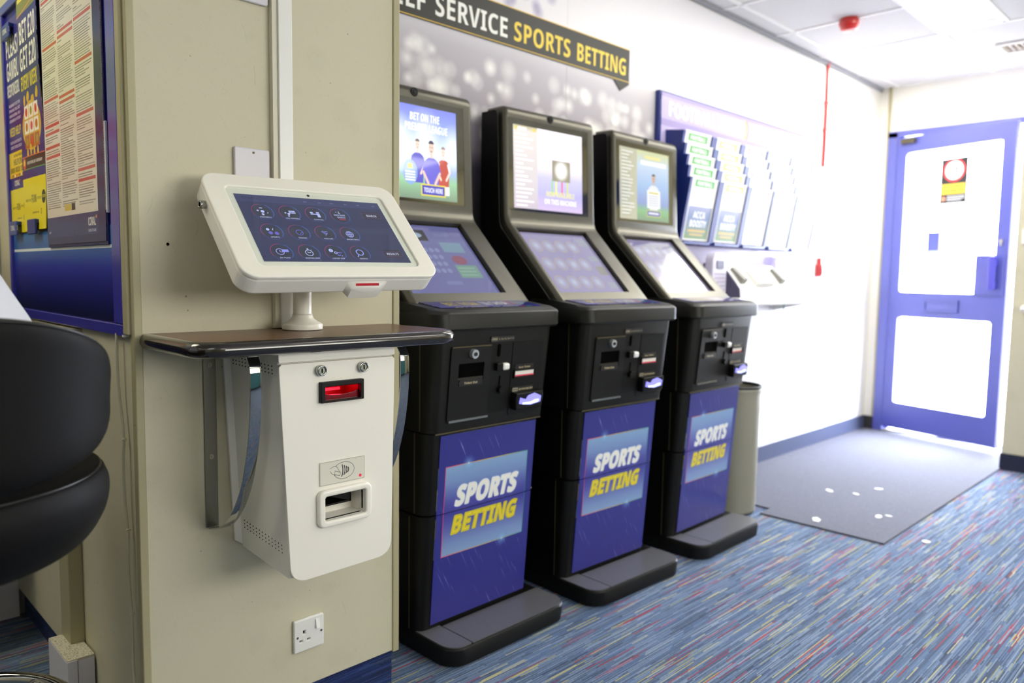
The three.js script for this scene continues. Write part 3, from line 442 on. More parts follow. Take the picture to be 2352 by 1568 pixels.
const upper = [
  canvas(512, 416, (g, W, H) => { // footballers
    g.fillStyle = lin(g, 0, 0, 0, H, [[0, '#8088e0'], [0.28, '#9db4f0'], [0.5, '#dcecfa'], [0.68, '#a6b8e8'], [0.8, '#98ca9e'], [1, '#7f967f']]); g.fillRect(0, 0, W, H); g.translate(138, 0); g.scale(0.74, 1);
    for (const [x, y, r] of [[60, 140, 110], [480, 170, 120], [250, 150, 160]]) { g.fillStyle = rad(g, x, y, r, [[0, 'rgba(255,255,255,0.9)'], [1, 'rgba(255,255,255,0)']]); g.fillRect(0, 0, W, H); }
    txt(g, 'BET ON THE', 250, 66, 34, '#fff', { w: 236, align: 'center', skew: 0.1 }); txt(g, 'PREMIER LEAGUE', 262, 112, 34, '#fff', { w: 340, align: 'center', skew: 0.1 });
    man(g, 190, 182, 0.85, '#5a56c0', '#5a56c0', '#f0d4c4', '#7a6a60'); man(g, 395, 200, 0.85, '#c0554a', '#e8e8ee', '#f0d8cc', '#a08a80'); g.fillStyle = '#fff'; g.fillRect(350, 350, 90, 40); man(g, 298, 190, 1.08, '#6c66d0', '#6c66d0', '#e8c8b8', '#4a4250');
    g.fillStyle = 'rgba(140,170,225,0.9)'; g.beginPath(); g.arc(130, 300, 56, 0, 7); g.fill(); g.fillStyle = '#e6dc4a'; g.fillRect(112, 262, 34, 22); g.fillStyle = '#fff'; for (let i = 0; i < 4; i++) g.fillRect(92, 296 + i * 12, 76, 6);
    g.fillStyle = '#e8d84a'; g.fillRect(212, 346, 196, 54); g.fillStyle = '#4a4ab4'; g.fillRect(220, 352, 180, 42); txt(g, 'TOUCH HERE', 310, 384, 22, '#fff', { w: 152, align: 'center' });
  }),
  canvas(512, 416, (g, W, H) => { // price list and advert
    g.fillStyle = lin(g, 0, 0, 0, H, [[0, '#fdf6fb'], [0.45, '#f3ecf8'], [0.6, '#c9c6f2'], [0.8, '#b9b4ea'], [1, '#d4c0e4']]); g.fillRect(0, 0, W, H); g.fillStyle = lin(g, 0, 0, 0, H, [[0, '#b9b08c'], [0.06, '#e6dcd6'], [0.6, '#d6cfd2'], [1, '#c9bfca']]); g.fillRect(0, 0, 168, H);
    for (let i = 0; i < 18; i++) { g.fillStyle = '#fff'; g.fillRect(14, 40 + i * 21, rr(50, 130), 7); } g.fillStyle = '#d6cf6a'; g.fillRect(6, 6, 16, 18); g.fillStyle = '#fff'; g.fillRect(30, 8, 60, 14); g.fillStyle = '#e0d070'; g.fillRect(130, 8, 30, 14);
    for (const [x, c] of [[300, '#e4e88a'], [345, '#e06a9a'], [388, '#d6d860'], [270, '#9ad08a']]) { g.fillStyle = c; g.fillRect(x, 250, 12, 80); }
    g.fillStyle = '#9a9482'; g.fillRect(276, 150, 140, 108); g.fillStyle = rad(g, 346, 200, 60, [[0, '#fff'], [0.6, 'rgba(255,255,255,0.8)'], [1, 'rgba(255,255,255,0)']]); g.fillRect(276, 150, 140, 108); g.fillStyle = '#fff'; g.fillRect(200, 60, 270, 34);
    txt(g, 'NOW AVAILABLE', 340, 342, 27, '#e9e58c', { w: 220, align: 'center' }); txt(g, 'ON THIS MACHINE', 340, 382, 27, '#fff', { w: 250, align: 'center' });
  }),
  canvas(512, 416, (g, W, H) => { // price list and single player advert
    g.fillStyle = lin(g, 0, 0, 0, H, [[0, '#d8dca8'], [0.2, '#cfe0f4'], [0.5, '#a8c6ee'], [0.75, '#93a6d8'], [0.86, '#8fc58f'], [1, '#8aa38a']]); g.fillRect(0, 0, W, H); g.fillStyle = '#c9c8b0'; g.fillRect(0, 0, 170, H); for (let i = 0; i < 19; i++) { g.fillStyle = 'rgba(255,255,255,0.85)'; g.fillRect(16, 20 + i * 20, rr(50, 130), 7); g.fillStyle = 'rgba(120,120,100,0.5)'; g.fillRect(16, 30 + i * 20, rr(40, 90), 3); }
    g.fillStyle = '#efe9a0'; g.fillRect(250, 26, 170, 20); g.fillStyle = '#fff'; g.fillRect(210, 58, 270, 26); man(g, 345, 168, 0.95, '#e9eef8', '#e9eef8', '#d8b49e', '#5a4c46'); g.fillStyle = '#fff'; g.fillRect(276, 230, 140, 108); g.fillStyle = '#d8c860'; g.fillRect(292, 240, 108, 10); for (let i = 0; i < 5; i++) { g.fillStyle = '#9aa4c4'; g.fillRect(290, 262 + i * 14, 112, 4); }
    g.fillStyle = '#d9d06a'; g.fillRect(270, 350, 152, 40); g.fillStyle = '#6a78c0'; g.fillRect(276, 355, 140, 30); g.fillStyle = '#fff'; g.fillRect(292, 364, 108, 10);
  }),
];
const lower = [
  canvas(512, 400, (g, W, H) => {
    g.fillStyle = '#7a7cb6'; g.fillRect(0, 0, W, H); g.fillStyle = '#34343a'; g.fillRect(150, 30, 130, 66); g.fillStyle = '#aac4dc'; g.beginPath(); g.ellipse(215, 62, 40, 16, 0, 0, 7); g.fill(); g.fillStyle = '#8288bc'; g.fillRect(330, 30, 90, 34);
    for (let r = 0; r < 4; r++) for (let c = 0; c < 4; c++) { g.fillStyle = '#9aa2d0'; g.beginPath(); g.arc(190 + c * 34, 150 + r * 40, 13, 0, 7); g.fill(); }
    g.fillStyle = '#86a8c0'; g.fillRect(330, 100, 130, 60); g.fillStyle = '#a05a72'; g.beginPath(); g.ellipse(390, 206, 44, 26, 0, 0, 7); g.fill(); g.fillStyle = '#7fae9a'; g.fillRect(340, 236, 130, 74); g.fillStyle = '#a8c8b4'; for (let i = 0; i < 3; i++) g.fillRect(350, 250 + i * 20, 100, 6); g.fillStyle = '#8890c8'; g.fillRect(230, 330, 90, 20);
  }),
  canvas(512, 400, (g, W, H) => {
    g.fillStyle = '#a49dc4'; g.fillRect(0, 0, W, H);
    for (let r = 0; r < 3; r++) for (let c = 0; c < 4; c++) { const x = 80 + c * 92, y = 90 + r * 120; g.strokeStyle = '#c4b8a2'; g.lineWidth = 5; g.beginPath(); g.arc(x, y, 38, 0, 7); g.stroke(); g.fillStyle = rad(g, x, y, 34, [[0, '#ccd8e4'], [1, '#aaa6cc']]); g.beginPath(); g.arc(x, y, 34, 0, 7); g.fill(); }
    g.fillStyle = '#a8aebc'; g.fillRect(420, 30, 80, 50); g.fillRect(420, 150, 80, 36); g.fillStyle = '#9c9a90'; g.fillRect(424, 220, 70, 60); g.fillStyle = '#a8aebc'; g.fillRect(430, 330, 66, 40);
  }),
];
lower.push(lower[1]);
const lowerGain = [0.7, 0.85, 0.8], upperGain = [1.35, 1.35, 1.1];
// shared shapes, built once
const housing = (() => {
  const s = new THREE.Shape(); const pts = [[0.128, 1.094], [-0.150, 1.376]];
  s.moveTo(-0.30, 1.03); s.lineTo(0.10, 1.03); s.quadraticCurveTo(0.145, 1.06, 0.128, 1.092); s.lineTo(-0.145, 1.366); s.quadraticCurveTo(-0.168, 1.388, -0.170, 1.42); s.lineTo(-0.187, 1.80); s.quadraticCurveTo(-0.19, 1.834, -0.222, 1.834); s.lineTo(-0.30, 1.834); s.closePath();
  const e = new THREE.ExtrudeGeometry(s, { depth: 0.524 - 0.04, bevelEnabled: true, bevelThickness: 0.02, bevelSize: 0.02, bevelOffset: -0.02, bevelSegments: 5, curveSegments: 14 });
  e.rotateY(-Math.PI / 2).translate(0.2245, 0, 0);
  const up = T(box(0.459, 0.357, 0.03).rotateX(-0.0424), -0.0345, 1.61, -0.1775 + 0.0);
  const ang = -Math.PI / 4, low = T(box(0.405, 0.345, 0.05).rotateX(ang), -0.0525, 1.2435, -0.0215 + 0.002);
  return boxUV(cut(flat(e), 0.16, up, low));
})();
const cabinetGeo = loft([{ y: 0.06, x0: -0.29, x1: 0.195, z0: -0.30, z1: V(0.06), r: [0.01, 0.01, 0.03, 0.04] }, { y: 0.436, x0: -0.29, x1: 0.195, z0: -0.30, z1: V(0.436), r: [0.01, 0.01, 0.03, 0.04] }]);
const cabinetUp = loft([{ y: 0.442, x0: -0.29, x1: 0.197, z0: -0.30, z1: V(0.442), r: [0.01, 0.01, 0.03, 0.04] }, { y: 0.697, x0: -0.29, x1: 0.2, z0: -0.30, z1: V(0.697), r: [0.01, 0.01, 0.03, 0.04] }]);
const controlGeo = loft([{ y: 0.701, x0: -0.29, x1: 0.203, z0: -0.30, z1: 0.234, r: [0.01, 0.01, 0.025, 0.04] }, { y: 1.02, x0: -0.29, x1: 0.212, z0: -0.30, z1: 0.265, r: [0.01, 0.01, 0.025, 0.04] }]);
const lipGeo = loft([{ y: 1.012, x0: -0.305, x1: 0.239, z0: -0.02, z1: 0.276, r: [0.02, 0.02, 0.04, 0.045] }, { y: 1.018, x0: -0.311, x1: 0.245, z0: -0.02, z1: 0.282, r: [0.02, 0.02, 0.045, 0.05] }, { y: 1.062, x0: -0.311, x1: 0.245, z0: -0.02, z1: 0.282, r: [0.02, 0.02, 0.045, 0.05] }, { y: 1.068, x0: -0.307, x1: 0.241, z0: -0.02, z1: 0.277, r: [0.02, 0.02, 0.045, 0.05] }, { y: (x, z) => 1.074 + (0.26 - z) * 0.12, x0: -0.298, x1: 0.232, z0: -0.02, z1: 0.262, r: [0.02, 0.02, 0.04, 0.045] }]);
const footGeo = loft([{ y: 0.006, x0: -0.288, x1: 0.243, z0: -0.29, z1: 0.334, r: [0.02, 0.02, 0.065, 0.065] }, { y: 0.056, x0: -0.291, x1: 0.245, z0: -0.29, z1: 0.338, r: [0.02, 0.02, 0.065, 0.065] }, { y: 0.062, x0: -0.287, x1: 0.241, z0: -0.29, z1: 0.334, r: [0.02, 0.02, 0.062, 0.062] }]);
const onFront = (g, x, y, out = 0) => { const lean = Math.atan(0.1); return g.rotateX(lean).translate(x, y, 0.2342 + (y - 0.701) * 0.0972 + out); };   // puts a piece on the leaning control panel
function terminal(i, pos, turn, label) {
  const o = thing('betting_terminal', label, 'betting terminal', pos, turn, 'betting terminals along the wall');
  obj('cabinet', cabinetGeo, M.black, o); const cu = obj('cabinet_door', cabinetUp, M.black, o);
  obj('side_seam', [box(0.003, 0.36, 0.003, -0.2905, 0.25, 0.13), box(0.003, 0.25, 0.003, -0.2905, 0.57, 0.155), box(0.003, 0.31, 0.003, -0.2905, 0.86, 0.18)], M.gold, o);
  const foot = obj('footplate', footGeo, M.black_soft, o);
  obj('tread', loft([{ y: 0.062, x0: -0.2, x1: 0.238, z0: 0.19, z1: 0.33, r: [0.002, 0.002, 0.055, 0.004] }, { y: 0.066, x0: -0.2, x1: 0.238, z0: 0.185, z1: 0.33, r: [0.002, 0.002, 0.055, 0.004] }]), M.step, foot);
  obj('side_tread', loft([{ y: 0.062, x0: -0.284, x1: -0.204, z0: 0.12, z1: 0.33, r: [0.002, 0.002, 0.004, 0.055] }, { y: 0.066, x0: -0.284, x1: -0.204, z0: 0.12, z1: 0.33, r: [0.002, 0.002, 0.004, 0.055] }]), M.step, foot);
  for (const [x, z] of [[-0.23, 0.27], [0.19, 0.27], [-0.23, -0.2], [0.19, -0.2]]) obj('levelling_foot', cyl(0.016, 0.016, 0.008, x, 0.004, z, 16), M.chrome_dull, foot);
  // printed lower panels
  const panel = (ya, yb) => { const g = new THREE.BoxGeometry(0.421, (yb - ya) * 1.003, 0.006), uv = g.attributes.uv; for (let k = 0; k < uv.count; k++) uv.setY(k, (ya - 0.08 + uv.getY(k) * (yb - ya)) / 0.61); return g.rotateX(Math.atan(0.077)).translate(-0.0345, (ya + yb) / 2, V((ya + yb) / 2) + 0.0005); };
  obj('printed_panel', panel(0.08, 0.4375), print(flagTex, 0.32, { clearcoat: 0.5, clearcoatRoughness: 0.15 }), o); obj('printed_panel', panel(0.4405, 0.69), print(flagTex, 0.32, { clearcoat: 0.5, clearcoatRoughness: 0.15 }), o);
  obj('panel_latch', box(0.016, 0.006, 0.012, 0.192, 0.4395, V(0.44) - 0.018, 0.002), M.steel, o);
  // control panel
  const cp = obj('control_panel', controlGeo, M.black_soft, o);
  obj('trim_strip', T(box(0.46, 0.004, 0.004), -0.045, 0.7, 0.235), M.gold, cp);
  const door = obj('ticket_door', onFront(plate(rounded(-0.083, 0.083, -0.113, 0.113, 0.003), 0.008, 0.001, [hole(-0.05, 0.054, 0.008, 0.064, 0.002)]), -0.1545, 0.847, -0.002), M.black_soft, cp);
  obj('recess', onFront(box(0.104, 0.056, 0.003), -0.1525, 0.883, 0.0008), M.slot, cp); obj('slot_sill', onFront(box(0.102, 0.012, 0.004), -0.1525, 0.861, 0.0022), M.dusty, cp);
  obj('gold_lip', onFront(box(0.16, 0.004, 0.006), -0.1545, 0.962, 0.004), M.gold, cp); obj('door_strip', onFront(box(0.162, 0.007, 0.006), -0.1515, 0.7345, 0.006), M.steel, cp);
  const lock = obj('lock', onFront(disc(0.014, 0.016, 0, 0, 0.012), -0.153, 0.941), M.bright_lock, cp); void lock; obj('keyway', onFront(disc(0.006, 0.004, 0, 0, 0.021, 16), -0.153, 0.941), M.black_matte, cp);
  obj('ticket_label', onFront(labelPlate(0, 0.094, 0.02), -0.154, 0.851, 0.008), print(labelTex, 0.5), cp);
  obj('coin_label', onFront(labelPlate(3, 0.103, 0.018), -0.024, 0.979, 0.002), print(labelTex, 0.5), cp);
  const cpl = obj('coin_plate', onFront(plate(rounded(-0.047, 0.047, -0.11, 0.11, 0.003), 0.004, 0.001), -0.026, 0.853, -0.002), M.black, cp); void cpl;
  obj('coin_slot', onFront(plate(rounded(-0.006, 0.006, -0.02, 0.02, 0.005), 0.004, 0.001), -0.038, 0.943, 0.001), M.slot, cp);
  obj('button_housing', onFront(box(0.026, 0.024, 0.02, 0, 0, 0.008, 0.003), -0.04, 0.892), M.black, cp); obj('return_button', onFront(box(0.03, 0.023, 0.02, 0, 0, 0.012, 0.008), -0.014, 0.8915), M.white_plastic, cp);
  obj('lower_slot', onFront(box(0.006, 0.036, 0.004), -0.025, 0.842, 0.001), M.slot, cp); obj('knob', onFront(disc(0.012, 0.014, 0, 0, 0.008, 20), -0.022, 0.816), M.black, cp);
  obj('reader_plate', onFront(plate(rounded(-0.072, 0.072, -0.12, 0.12, 0.003), 0.004, 0.001), 0.098, 0.845, -0.002), M.black, cp);
  obj('scan_label', onFront(labelPlate(1, 0.085, 0.017), 0.085, 0.8815, 0.003), print(labelTex, 0.5), cp);
  obj('ticket_scanner', onFront(plate(rounded(-0.05, 0.05, -0.014, 0.014, 0.002), 0.008, 0.001, [hole(-0.046, 0.046, -0.01, 0.01, 0.001)]), 0.085, 0.860, 0.001), M.black, cp); obj('scan_window', onFront(box(0.092, 0.014, 0.003), 0.085, 0.863, 0.002), M.scan_glow, cp); obj('scan_line', onFront(box(0.092, 0.003, 0.004), 0.085, 0.8535, 0.003), M.scan_red, cp);
  obj('note_label', onFront(labelPlate(2, 0.1, 0.017), 0.085, 0.8075, 0.003), print(labelTex, 0.5), cp);
  const na = obj('note_acceptor', onFront(plate([[-0.062, 0.026], [0.062, 0.026], [0.066, 0.01], [0.06, -0.03], [-0.06, -0.03], [-0.066, 0.01]], 0.03, 0.004), 0.096, 0.775, 0.0), M.black, cp); void na;
  obj('note_slot', onFront(plate([[-0.05, -0.012], [-0.047, 0.008], [-0.02, 0.0], [-0.01, 0.012], [0.02, 0.018], [0.05, 0.006], [0.048, -0.014], [0.0, -0.02]], 0.006, 0.001), 0.096, 0.776, 0.028), M.blue_glow, cp);
  obj('note_light', onFront(plate([[-0.036, -0.015], [-0.038, -0.009], [0.0, -0.010], [0.02, -0.004], [0.038, -0.004], [0.036, -0.013], [0.0, -0.017]], 0.005, 0.001), 0.096, 0.776, 0.031), M.blue_white_glow, cp);
  // console ledge
  const lip = obj('console_ledge', lipGeo, M.lip, o);
  obj('ledge_graphic', (() => { const g = new THREE.BoxGeometry(0.44, 0.002, 0.11); return g.rotateX(0.12).translate(-0.035, 1.0865, 0.175); })(), print(stripTex, 0.25, { clearcoat: 0.6 }), lip);
  // head and screens
  const h = obj('head', housing, M.gun, o);
  for (const x of [-0.3005, 0.2235]) obj('side_panel', poly([[-0.30, 1.03], [0.092, 1.03], [0.104, 1.066], [0.088, 1.098], [-0.172, 1.356], [-0.186, 1.378], [-0.19, 1.41], [-0.207, 1.79], [-0.212, 1.808], [-0.226, 1.814], [-0.30, 1.814]], x, x + 0.004, 0.0008), M.black, h);  // black sheets stand in for the shade on the head sides
  const bez = obj('upper_bezel', T(box(0.458, 0.356, 0.008).rotateX(-0.0424), -0.0345, 1.61, -0.1835), M.bezel, h); void bez;
  const q = (n) => new THREE.BoxGeometry(...n);
  obj('screen', T(q([0.395, 0.322, 0.002]).rotateX(-0.0424), -0.0395, 1.604, -0.1785), screenMat(upper[i], upperGain[i]), h);
  obj('touch_bezel', T(box(0.404, 0.344, 0.006).rotateX(-Math.PI / 4), -0.0525, 1.2435 - 0.0145, -0.0215 - 0.0145), M.black_gloss, h);
  obj('touch_screen', T(q([0.388, 0.328, 0.002]).rotateX(-Math.PI / 4), -0.0545, 1.2435 - 0.0120, -0.0215 - 0.0120), screenMat(lower[i], lowerGain[i]), h);
  obj('camera', [T(new THREE.TorusGeometry(0.013, 0.003, 8, 24), -0.03, 1.81, -0.187), disc(0.0125, 0.004, -0.03, 1.81, -0.187, 24)], M.black, h); obj('lens', disc(0.006, 0.008, -0.03, 1.81, -0.187, 16), M.black_gloss, h);
  return o;
}
terminal(0, [1.685, 0, -1.986], 0.0096, 'nearest black betting terminal, its upper screen showing three footballers');
terminal(1, [2.34, 0, -1.95], -0.030, 'middle black betting terminal, its screen reading NOW AVAILABLE ON THIS MACHINE');
terminal(2, [3.008, 0, -1.95], 0.0185, 'farthest black betting terminal, next to the grey bin, its touch screen white with glare');
// ================================================================ SHELF ON THE PILLAR, BRACKETS
{
  const s = thing('wall_shelf', 'brown laminate shelf with dark rounded edge fixed to the cream pillar', 'shelf', [0.9, 1.043, PZ]);
  const xL = -0.315, xR = 0.315, D = 0.285, wood = canvas(512, 256, (g) => { g.fillStyle = '#6b4c33'; g.fillRect(0, 0, 512, 256); for (let i = 0; i < 1400; i++) { g.fillStyle = `rgba(${rnd() < 0.5 ? '40,24,12' : '150,112,78'},${rr(0.05, 0.16)})`; g.fillRect(rnd() * 512, rnd() * 256, rr(10, 80), 1); } });
  const sh = new THREE.Shape(); const r = 0.05, e = 0.02;
  const outline = (o) => { const p = new THREE.Shape(), R = r + o; p.moveTo(xL - o, 0); p.lineTo(xL - o, -(D - r)); p.absarc(xL + r, -(D - r), R, Math.PI, 1.5 * Math.PI); p.lineTo(xR - r, -(D + o)); p.absarc(xR - r, -(D - r), R, 1.5 * Math.PI, 2 * Math.PI); p.lineTo(xR + o, 0); p.closePath(); return p; };
  void sh;
  const top = new THREE.ExtrudeGeometry(outline(0), { depth: 0.004, bevelEnabled: false, curveSegments: 12 }).rotateX(-Math.PI / 2).translate(0, -0.004, 0);
  obj('laminate', boxUV(flat(top), 1.6), phys(0xffffff, 0.3, 0, { map: repeat(wood, 1, 1), specularIntensity: 0.6 }), s);
  const core = new THREE.ExtrudeGeometry(outline(-0.002), { depth: 0.026, bevelEnabled: false }).rotateX(-Math.PI / 2).translate(0, -0.031, 0);
  obj('underside', boxUV(flat(core)), std(0x3a342c, 0.6), s);
  const pts = []; const P = (x, z) => pts.push(new THREE.Vector3(x, 0, z));
  P(xL, 0.002); P(xL, 0.06); P(xL, 0.12); P(xL, 0.18); for (let i = 0; i <= 8; i++) { const a = Math.PI - i / 8 * Math.PI / 2; P(xL + r + Math.cos(a) * r, D - r + Math.sin(a) * r); } for (const f of [0.2, 0.4, 0.6, 0.8]) P(xL + r + f * (xR - xL - 2 * r), D); for (let i = 0; i <= 8; i++) { const a = Math.PI / 2 - i / 8 * Math.PI / 2; P(xR - r + Math.cos(a) * r, D - r + Math.sin(a) * r); } P(xR, 0.18); P(xR, 0.12); P(xR, 0.06); P(xR, 0.002);
  const lip = new THREE.TubeGeometry(new THREE.CatmullRomCurve3(pts, false, 'centripetal'), 180, 0.0165, 14);
  obj('edge_moulding', T(lip, 0, -0.0158, 0), M.edge, s);
  function bracket(x, label) {
    const o = thing('shelf_bracket', label, 'bracket', [x, 0, PZ], 0);
    const strip = (ps, w, t) => { // ribbon of width w along a [z, y] path
      const A = [], n = ps.length, nrm = ps.map((p, i) => { const a = ps[Math.max(0, i - 1)], b = ps[Math.min(n - 1, i + 1)], l = Math.hypot(b[0] - a[0], b[1] - a[1]); return [-(b[1] - a[1]) / l, (b[0] - a[0]) / l]; });
      const outl = [...ps.map((p, i) => [p[0] + nrm[i][0] * t / 2, p[1] + nrm[i][1] * t / 2]), ...ps.map((p, i) => [p[0] - nrm[i][0] * t / 2, p[1] - nrm[i][1] * t / 2]).reverse()]; void A;
      return poly(outl, -w / 2, w / 2, 0.0008, 0.4);
    };
    obj('wall_leg', span(-0.0145, 0.0145, 0.588, 1.01, 0.0005, 0.005, 0.001), M.chrome_dull, o);
    const arc = []; const add = (z, y) => arc.push([z, y]);
    const key = new THREE.CatmullRomCurve3([[0.012, 0.588], [0.075, 0.607], [0.132, 0.652], [0.178, 0.715], [0.208, 0.79], [0.226, 0.87], [0.232, 0.95], [0.229, 0.985], [0.216, 1.004], [0.192, 1.0095]].map(([z, y]) => new THREE.Vector3(0, y, z)));
    key.getPoints(90).forEach((p) => add(p.z, p.y));
    obj('curved_strip', strip(arc, 0.0255, 0.0035), M.chrome, o);
    obj('shelf_leg', span(-0.0128, 0.0128, 1.008, 1.0115, 0.004, 0.2), M.chrome, o);
    for (const y of [0.966, 0.754]) { obj('screw', [disc(0.0055, 0.002, 0, y, 0.006, 20), box(0.006, 0.0012, 0.001, 0, y, 0.0075), box(0.0012, 0.006, 0.001, 0, y, 0.0075)], M.steel, o); }
    return o;
  }
  bracket(0.718, 'curved chrome shelf bracket left of the white wall terminal');
  bracket(1.098, 'curved chrome shelf bracket right of the white wall terminal');
}

// ================================================================ WHITE WALL TERMINAL UNDER THE SHELF
{
  const o = thing('wall_terminal', 'white wall-mounted ticket terminal with red scanner slot under the shelf', 'terminal', [0.905, 0, PZ]);
  const XL = (y) => -0.146 + (0.99 - y) * 0.048, XR = (y) => 0.1485 - (0.99 - y) * 0.02;
  const fz = 0.247;
  obj('back_plate', loft([{ y: 0.515, x0: XL(0.53) + 0.03, x1: XR(0.53) - 0.03, z0: 0.0005, z1: 0.014, r: 0.004 }, { y: 0.545, x0: XL(0.55) - 0.012, x1: XR(0.55) + 0.012, z0: 0.0005, z1: 0.014, r: 0.004 }, { y: 1.005, x0: XL(1.0) - 0.012, x1: XR(1.0) + 0.012, z0: 0.0005, z1: 0.014, r: 0.004 }]), M.terminal_side, o);
  obj('housing', cut(loft([{ y: (x, z) => 0.53 - z * 0.06, x0: XL(0.53) + 0.003, x1: XR(0.53) - 0.003, z0: 0.012, z1: fz - 0.006, r: 0.005 }, { y: 1.0085, x0: XL(1.005) + 0.003, x1: XR(1.005) - 0.003, z0: 0.012, z1: fz - 0.006, r: 0.005 }]), 0.4, span(-0.052, 0.056, 0.894, 0.938, fz - 0.056, fz + 0.02), span(-0.052, 0.067, 0.625, 0.694, fz - 0.05, fz + 0.02)), M.terminal_side, o);
  const s = new THREE.Shape(), R = 0.036, yb = 0.507, yt = 0.9865;
  s.moveTo(XL(yt), yt - 0.006); s.lineTo(XL(yb + R), yb + R); s.quadraticCurveTo(XL(yb) + 0.001, yb + 0.004, XL(yb) + R, yb); s.lineTo(XR(yb) - R, yb + 0.003); s.quadraticCurveTo(XR(yb) - 0.001, yb + 0.006, XR(yb + R), yb + R + 0.004); s.lineTo(XR(yt), yt - 0.006); s.lineTo(XR(yt) - 0.006, yt); s.lineTo(XL(yt) + 0.006, yt); s.closePath();
  const face = obj('door', plate(s, 0.009, 0.0015, [hole(-0.046, 0.050, 0.901, 0.937, 0.002), hole(-0.045, 0.060, 0.632, 0.687, 0.006)]).translate(0, 0, fz - 0.003), M.terminal_white, o);
  obj('header', plate(rounded(XL(1), XR(1), 0.9895, 1.0095, 0.004), 0.009, 0.0012).translate(0, 0, fz - 0.003), M.terminal_white, o);
  for (const x of [-0.0505, 0.0565]) { const l = obj('lock', [disc(0.0118, 0.012, x, 0.968, fz + 0.010), T(new THREE.TorusGeometry(0.0098, 0.0022, 10, 28), x, 0.968, fz + 0.016)], M.chrome, face); void l; obj('keyway', box(0.0022, 0.010, 0.002, x, 0.968, fz + 0.0165).rotateZ(0), M.slot, face); obj('lock_core', disc(0.0072, 0.002, x, 0.968, fz + 0.0155, 20), M.steel, face); }
  // barcode scanner
  const sc = obj('scanner_bezel', plate(rounded(-0.053, 0.056, 0.896, 0.942, 0.002), 0.014, 0.002, [hole(-0.043, 0.047, 0.9, 0.931, 0.002)]).translate(0, 0, fz + 0.004), M.black, o);
  obj('scanner_cavity', [span(-0.047, 0.051, 0.9, 0.936, fz - 0.05, fz - 0.046), span(-0.047, 0.051, 0.896, 0.9, fz - 0.05, fz + 0.004), span(-0.047, 0.051, 0.931, 0.936, fz - 0.05, fz + 0.006), span(-0.049, -0.043, 0.898, 0.934, fz - 0.05, fz + 0.006), span(0.047, 0.053, 0.898, 0.934, fz - 0.05, fz + 0.006)], M.red_plastic, sc);
  obj('scanner_lip', plate([[-0.042, 0.9005], [0.046, 0.9005], [0.046, 0.918], [0.03, 0.913], [0.0, 0.9105], [-0.026, 0.912], [-0.042, 0.916]], 0.006, 0.001).translate(0, 0, fz + 0.002), M.red_plastic, sc);
  obj('scanner_light', span(-0.04, 0.02, 0.9155, 0.9215, fz - 0.03, fz - 0.026), M.red_glow, sc);
  const pl = new THREE.PointLight(0xff1030, 0.02, 0.5); pl.position.set(0.905, 0.926, PZ + fz - 0.012); pl.castShadow = true; scene.add(pl);
  // contactless pad
  const t = canvas(512, 232, (g, W, H) => {
    g.fillStyle = '#dedccf'; g.fillRect(0, 0, W, H); g.strokeStyle = '#777870'; g.lineWidth = 3; rrect(g, 3, 3, W - 6, H - 6, 10); g.stroke(); g.strokeStyle = '#2c2c2c'; g.lineWidth = 4;
    g.beginPath(); g.ellipse(270, 112, 118, 84, 0, 0, 7); g.stroke();
    g.lineWidth = 10; for (const [x, h] of [[248, 62], [272, 50], [294, 38], [314, 27]]) { g.beginPath(); g.moveTo(x, 112 - h); g.quadraticCurveTo(x + 22, 112, x - 4, 112 + h); g.stroke(); }
    g.lineWidth = 3.5; g.fillStyle = '#dedccf'; g.beginPath(); g.moveTo(112, 74); g.lineTo(150, 58); g.quadraticCurveTo(190, 54, 200, 84); g.lineTo(222, 120); g.quadraticCurveTo(226, 132, 212, 130); g.lineTo(196, 116); g.lineTo(206, 140); g.lineTo(178, 148); g.quadraticCurveTo(130, 136, 116, 100); g.fill(); g.stroke();
    g.beginPath(); g.moveTo(170, 104); g.lineTo(232, 128); g.lineTo(222, 158); g.lineTo(164, 142); g.closePath(); g.fill(); g.stroke();
  });
  const pad = obj('contactless_pad', T(new THREE.BoxGeometry(0.116, 0.0525, 0.003), 0.0045, 0.7365, fz + 0.0068), print(t, 0.35), o);
  obj('status_light', disc(0.0035, 0.001, 0.0505, 0.7185, fz + 0.0085, 16), std(0x501010, 0.4, 0, { emissive: 0xff3050, emissiveIntensity: 0.7 }), pad);
  // payment bezel
  const bz = obj('payment_bezel', plate(rounded(-0.061, 0.0755, 0.6175, 0.7015, 0.016), 0.016, 0.005, [hole(-0.045, 0.060, 0.632, 0.687, 0.005)]).translate(0, 0, fz + 0.004), M.terminal_white, o);
  obj('recess', [span(-0.05, 0.065, 0.627, 0.692, fz - 0.045, fz - 0.041), span(-0.05, 0.065, 0.627, 0.632, fz - 0.044, fz + 0.008), span(-0.05, 0.065, 0.687, 0.692, fz - 0.044, fz + 0.008), span(-0.05, -0.045, 0.627, 0.692, fz - 0.044, fz + 0.008), span(0.060, 0.065, 0.627, 0.692, fz - 0.044, fz + 0.008)], M.terminal_white, bz);
  obj('card_slot', plate(rounded(-0.0445, 0.046, 0.652, 0.6865, 0.002), 0.02, 0.002, [hole(-0.038, 0.04, 0.657, 0.681, 0.001)]).translate(0, 0, fz - 0.041), M.black, bz);
  obj('slot_interior', span(-0.038, 0.04, 0.657, 0.681, fz - 0.04, fz - 0.034), M.slot, bz);
  const dots = []; const dot = (z, y) => { const x = XL(y) + 0.0025; dots.push(cyl(0.0016, 0.0016, 0.001, 0, 0, 0, 8).rotateZ(Math.PI / 2).translate(x, y, z)); };
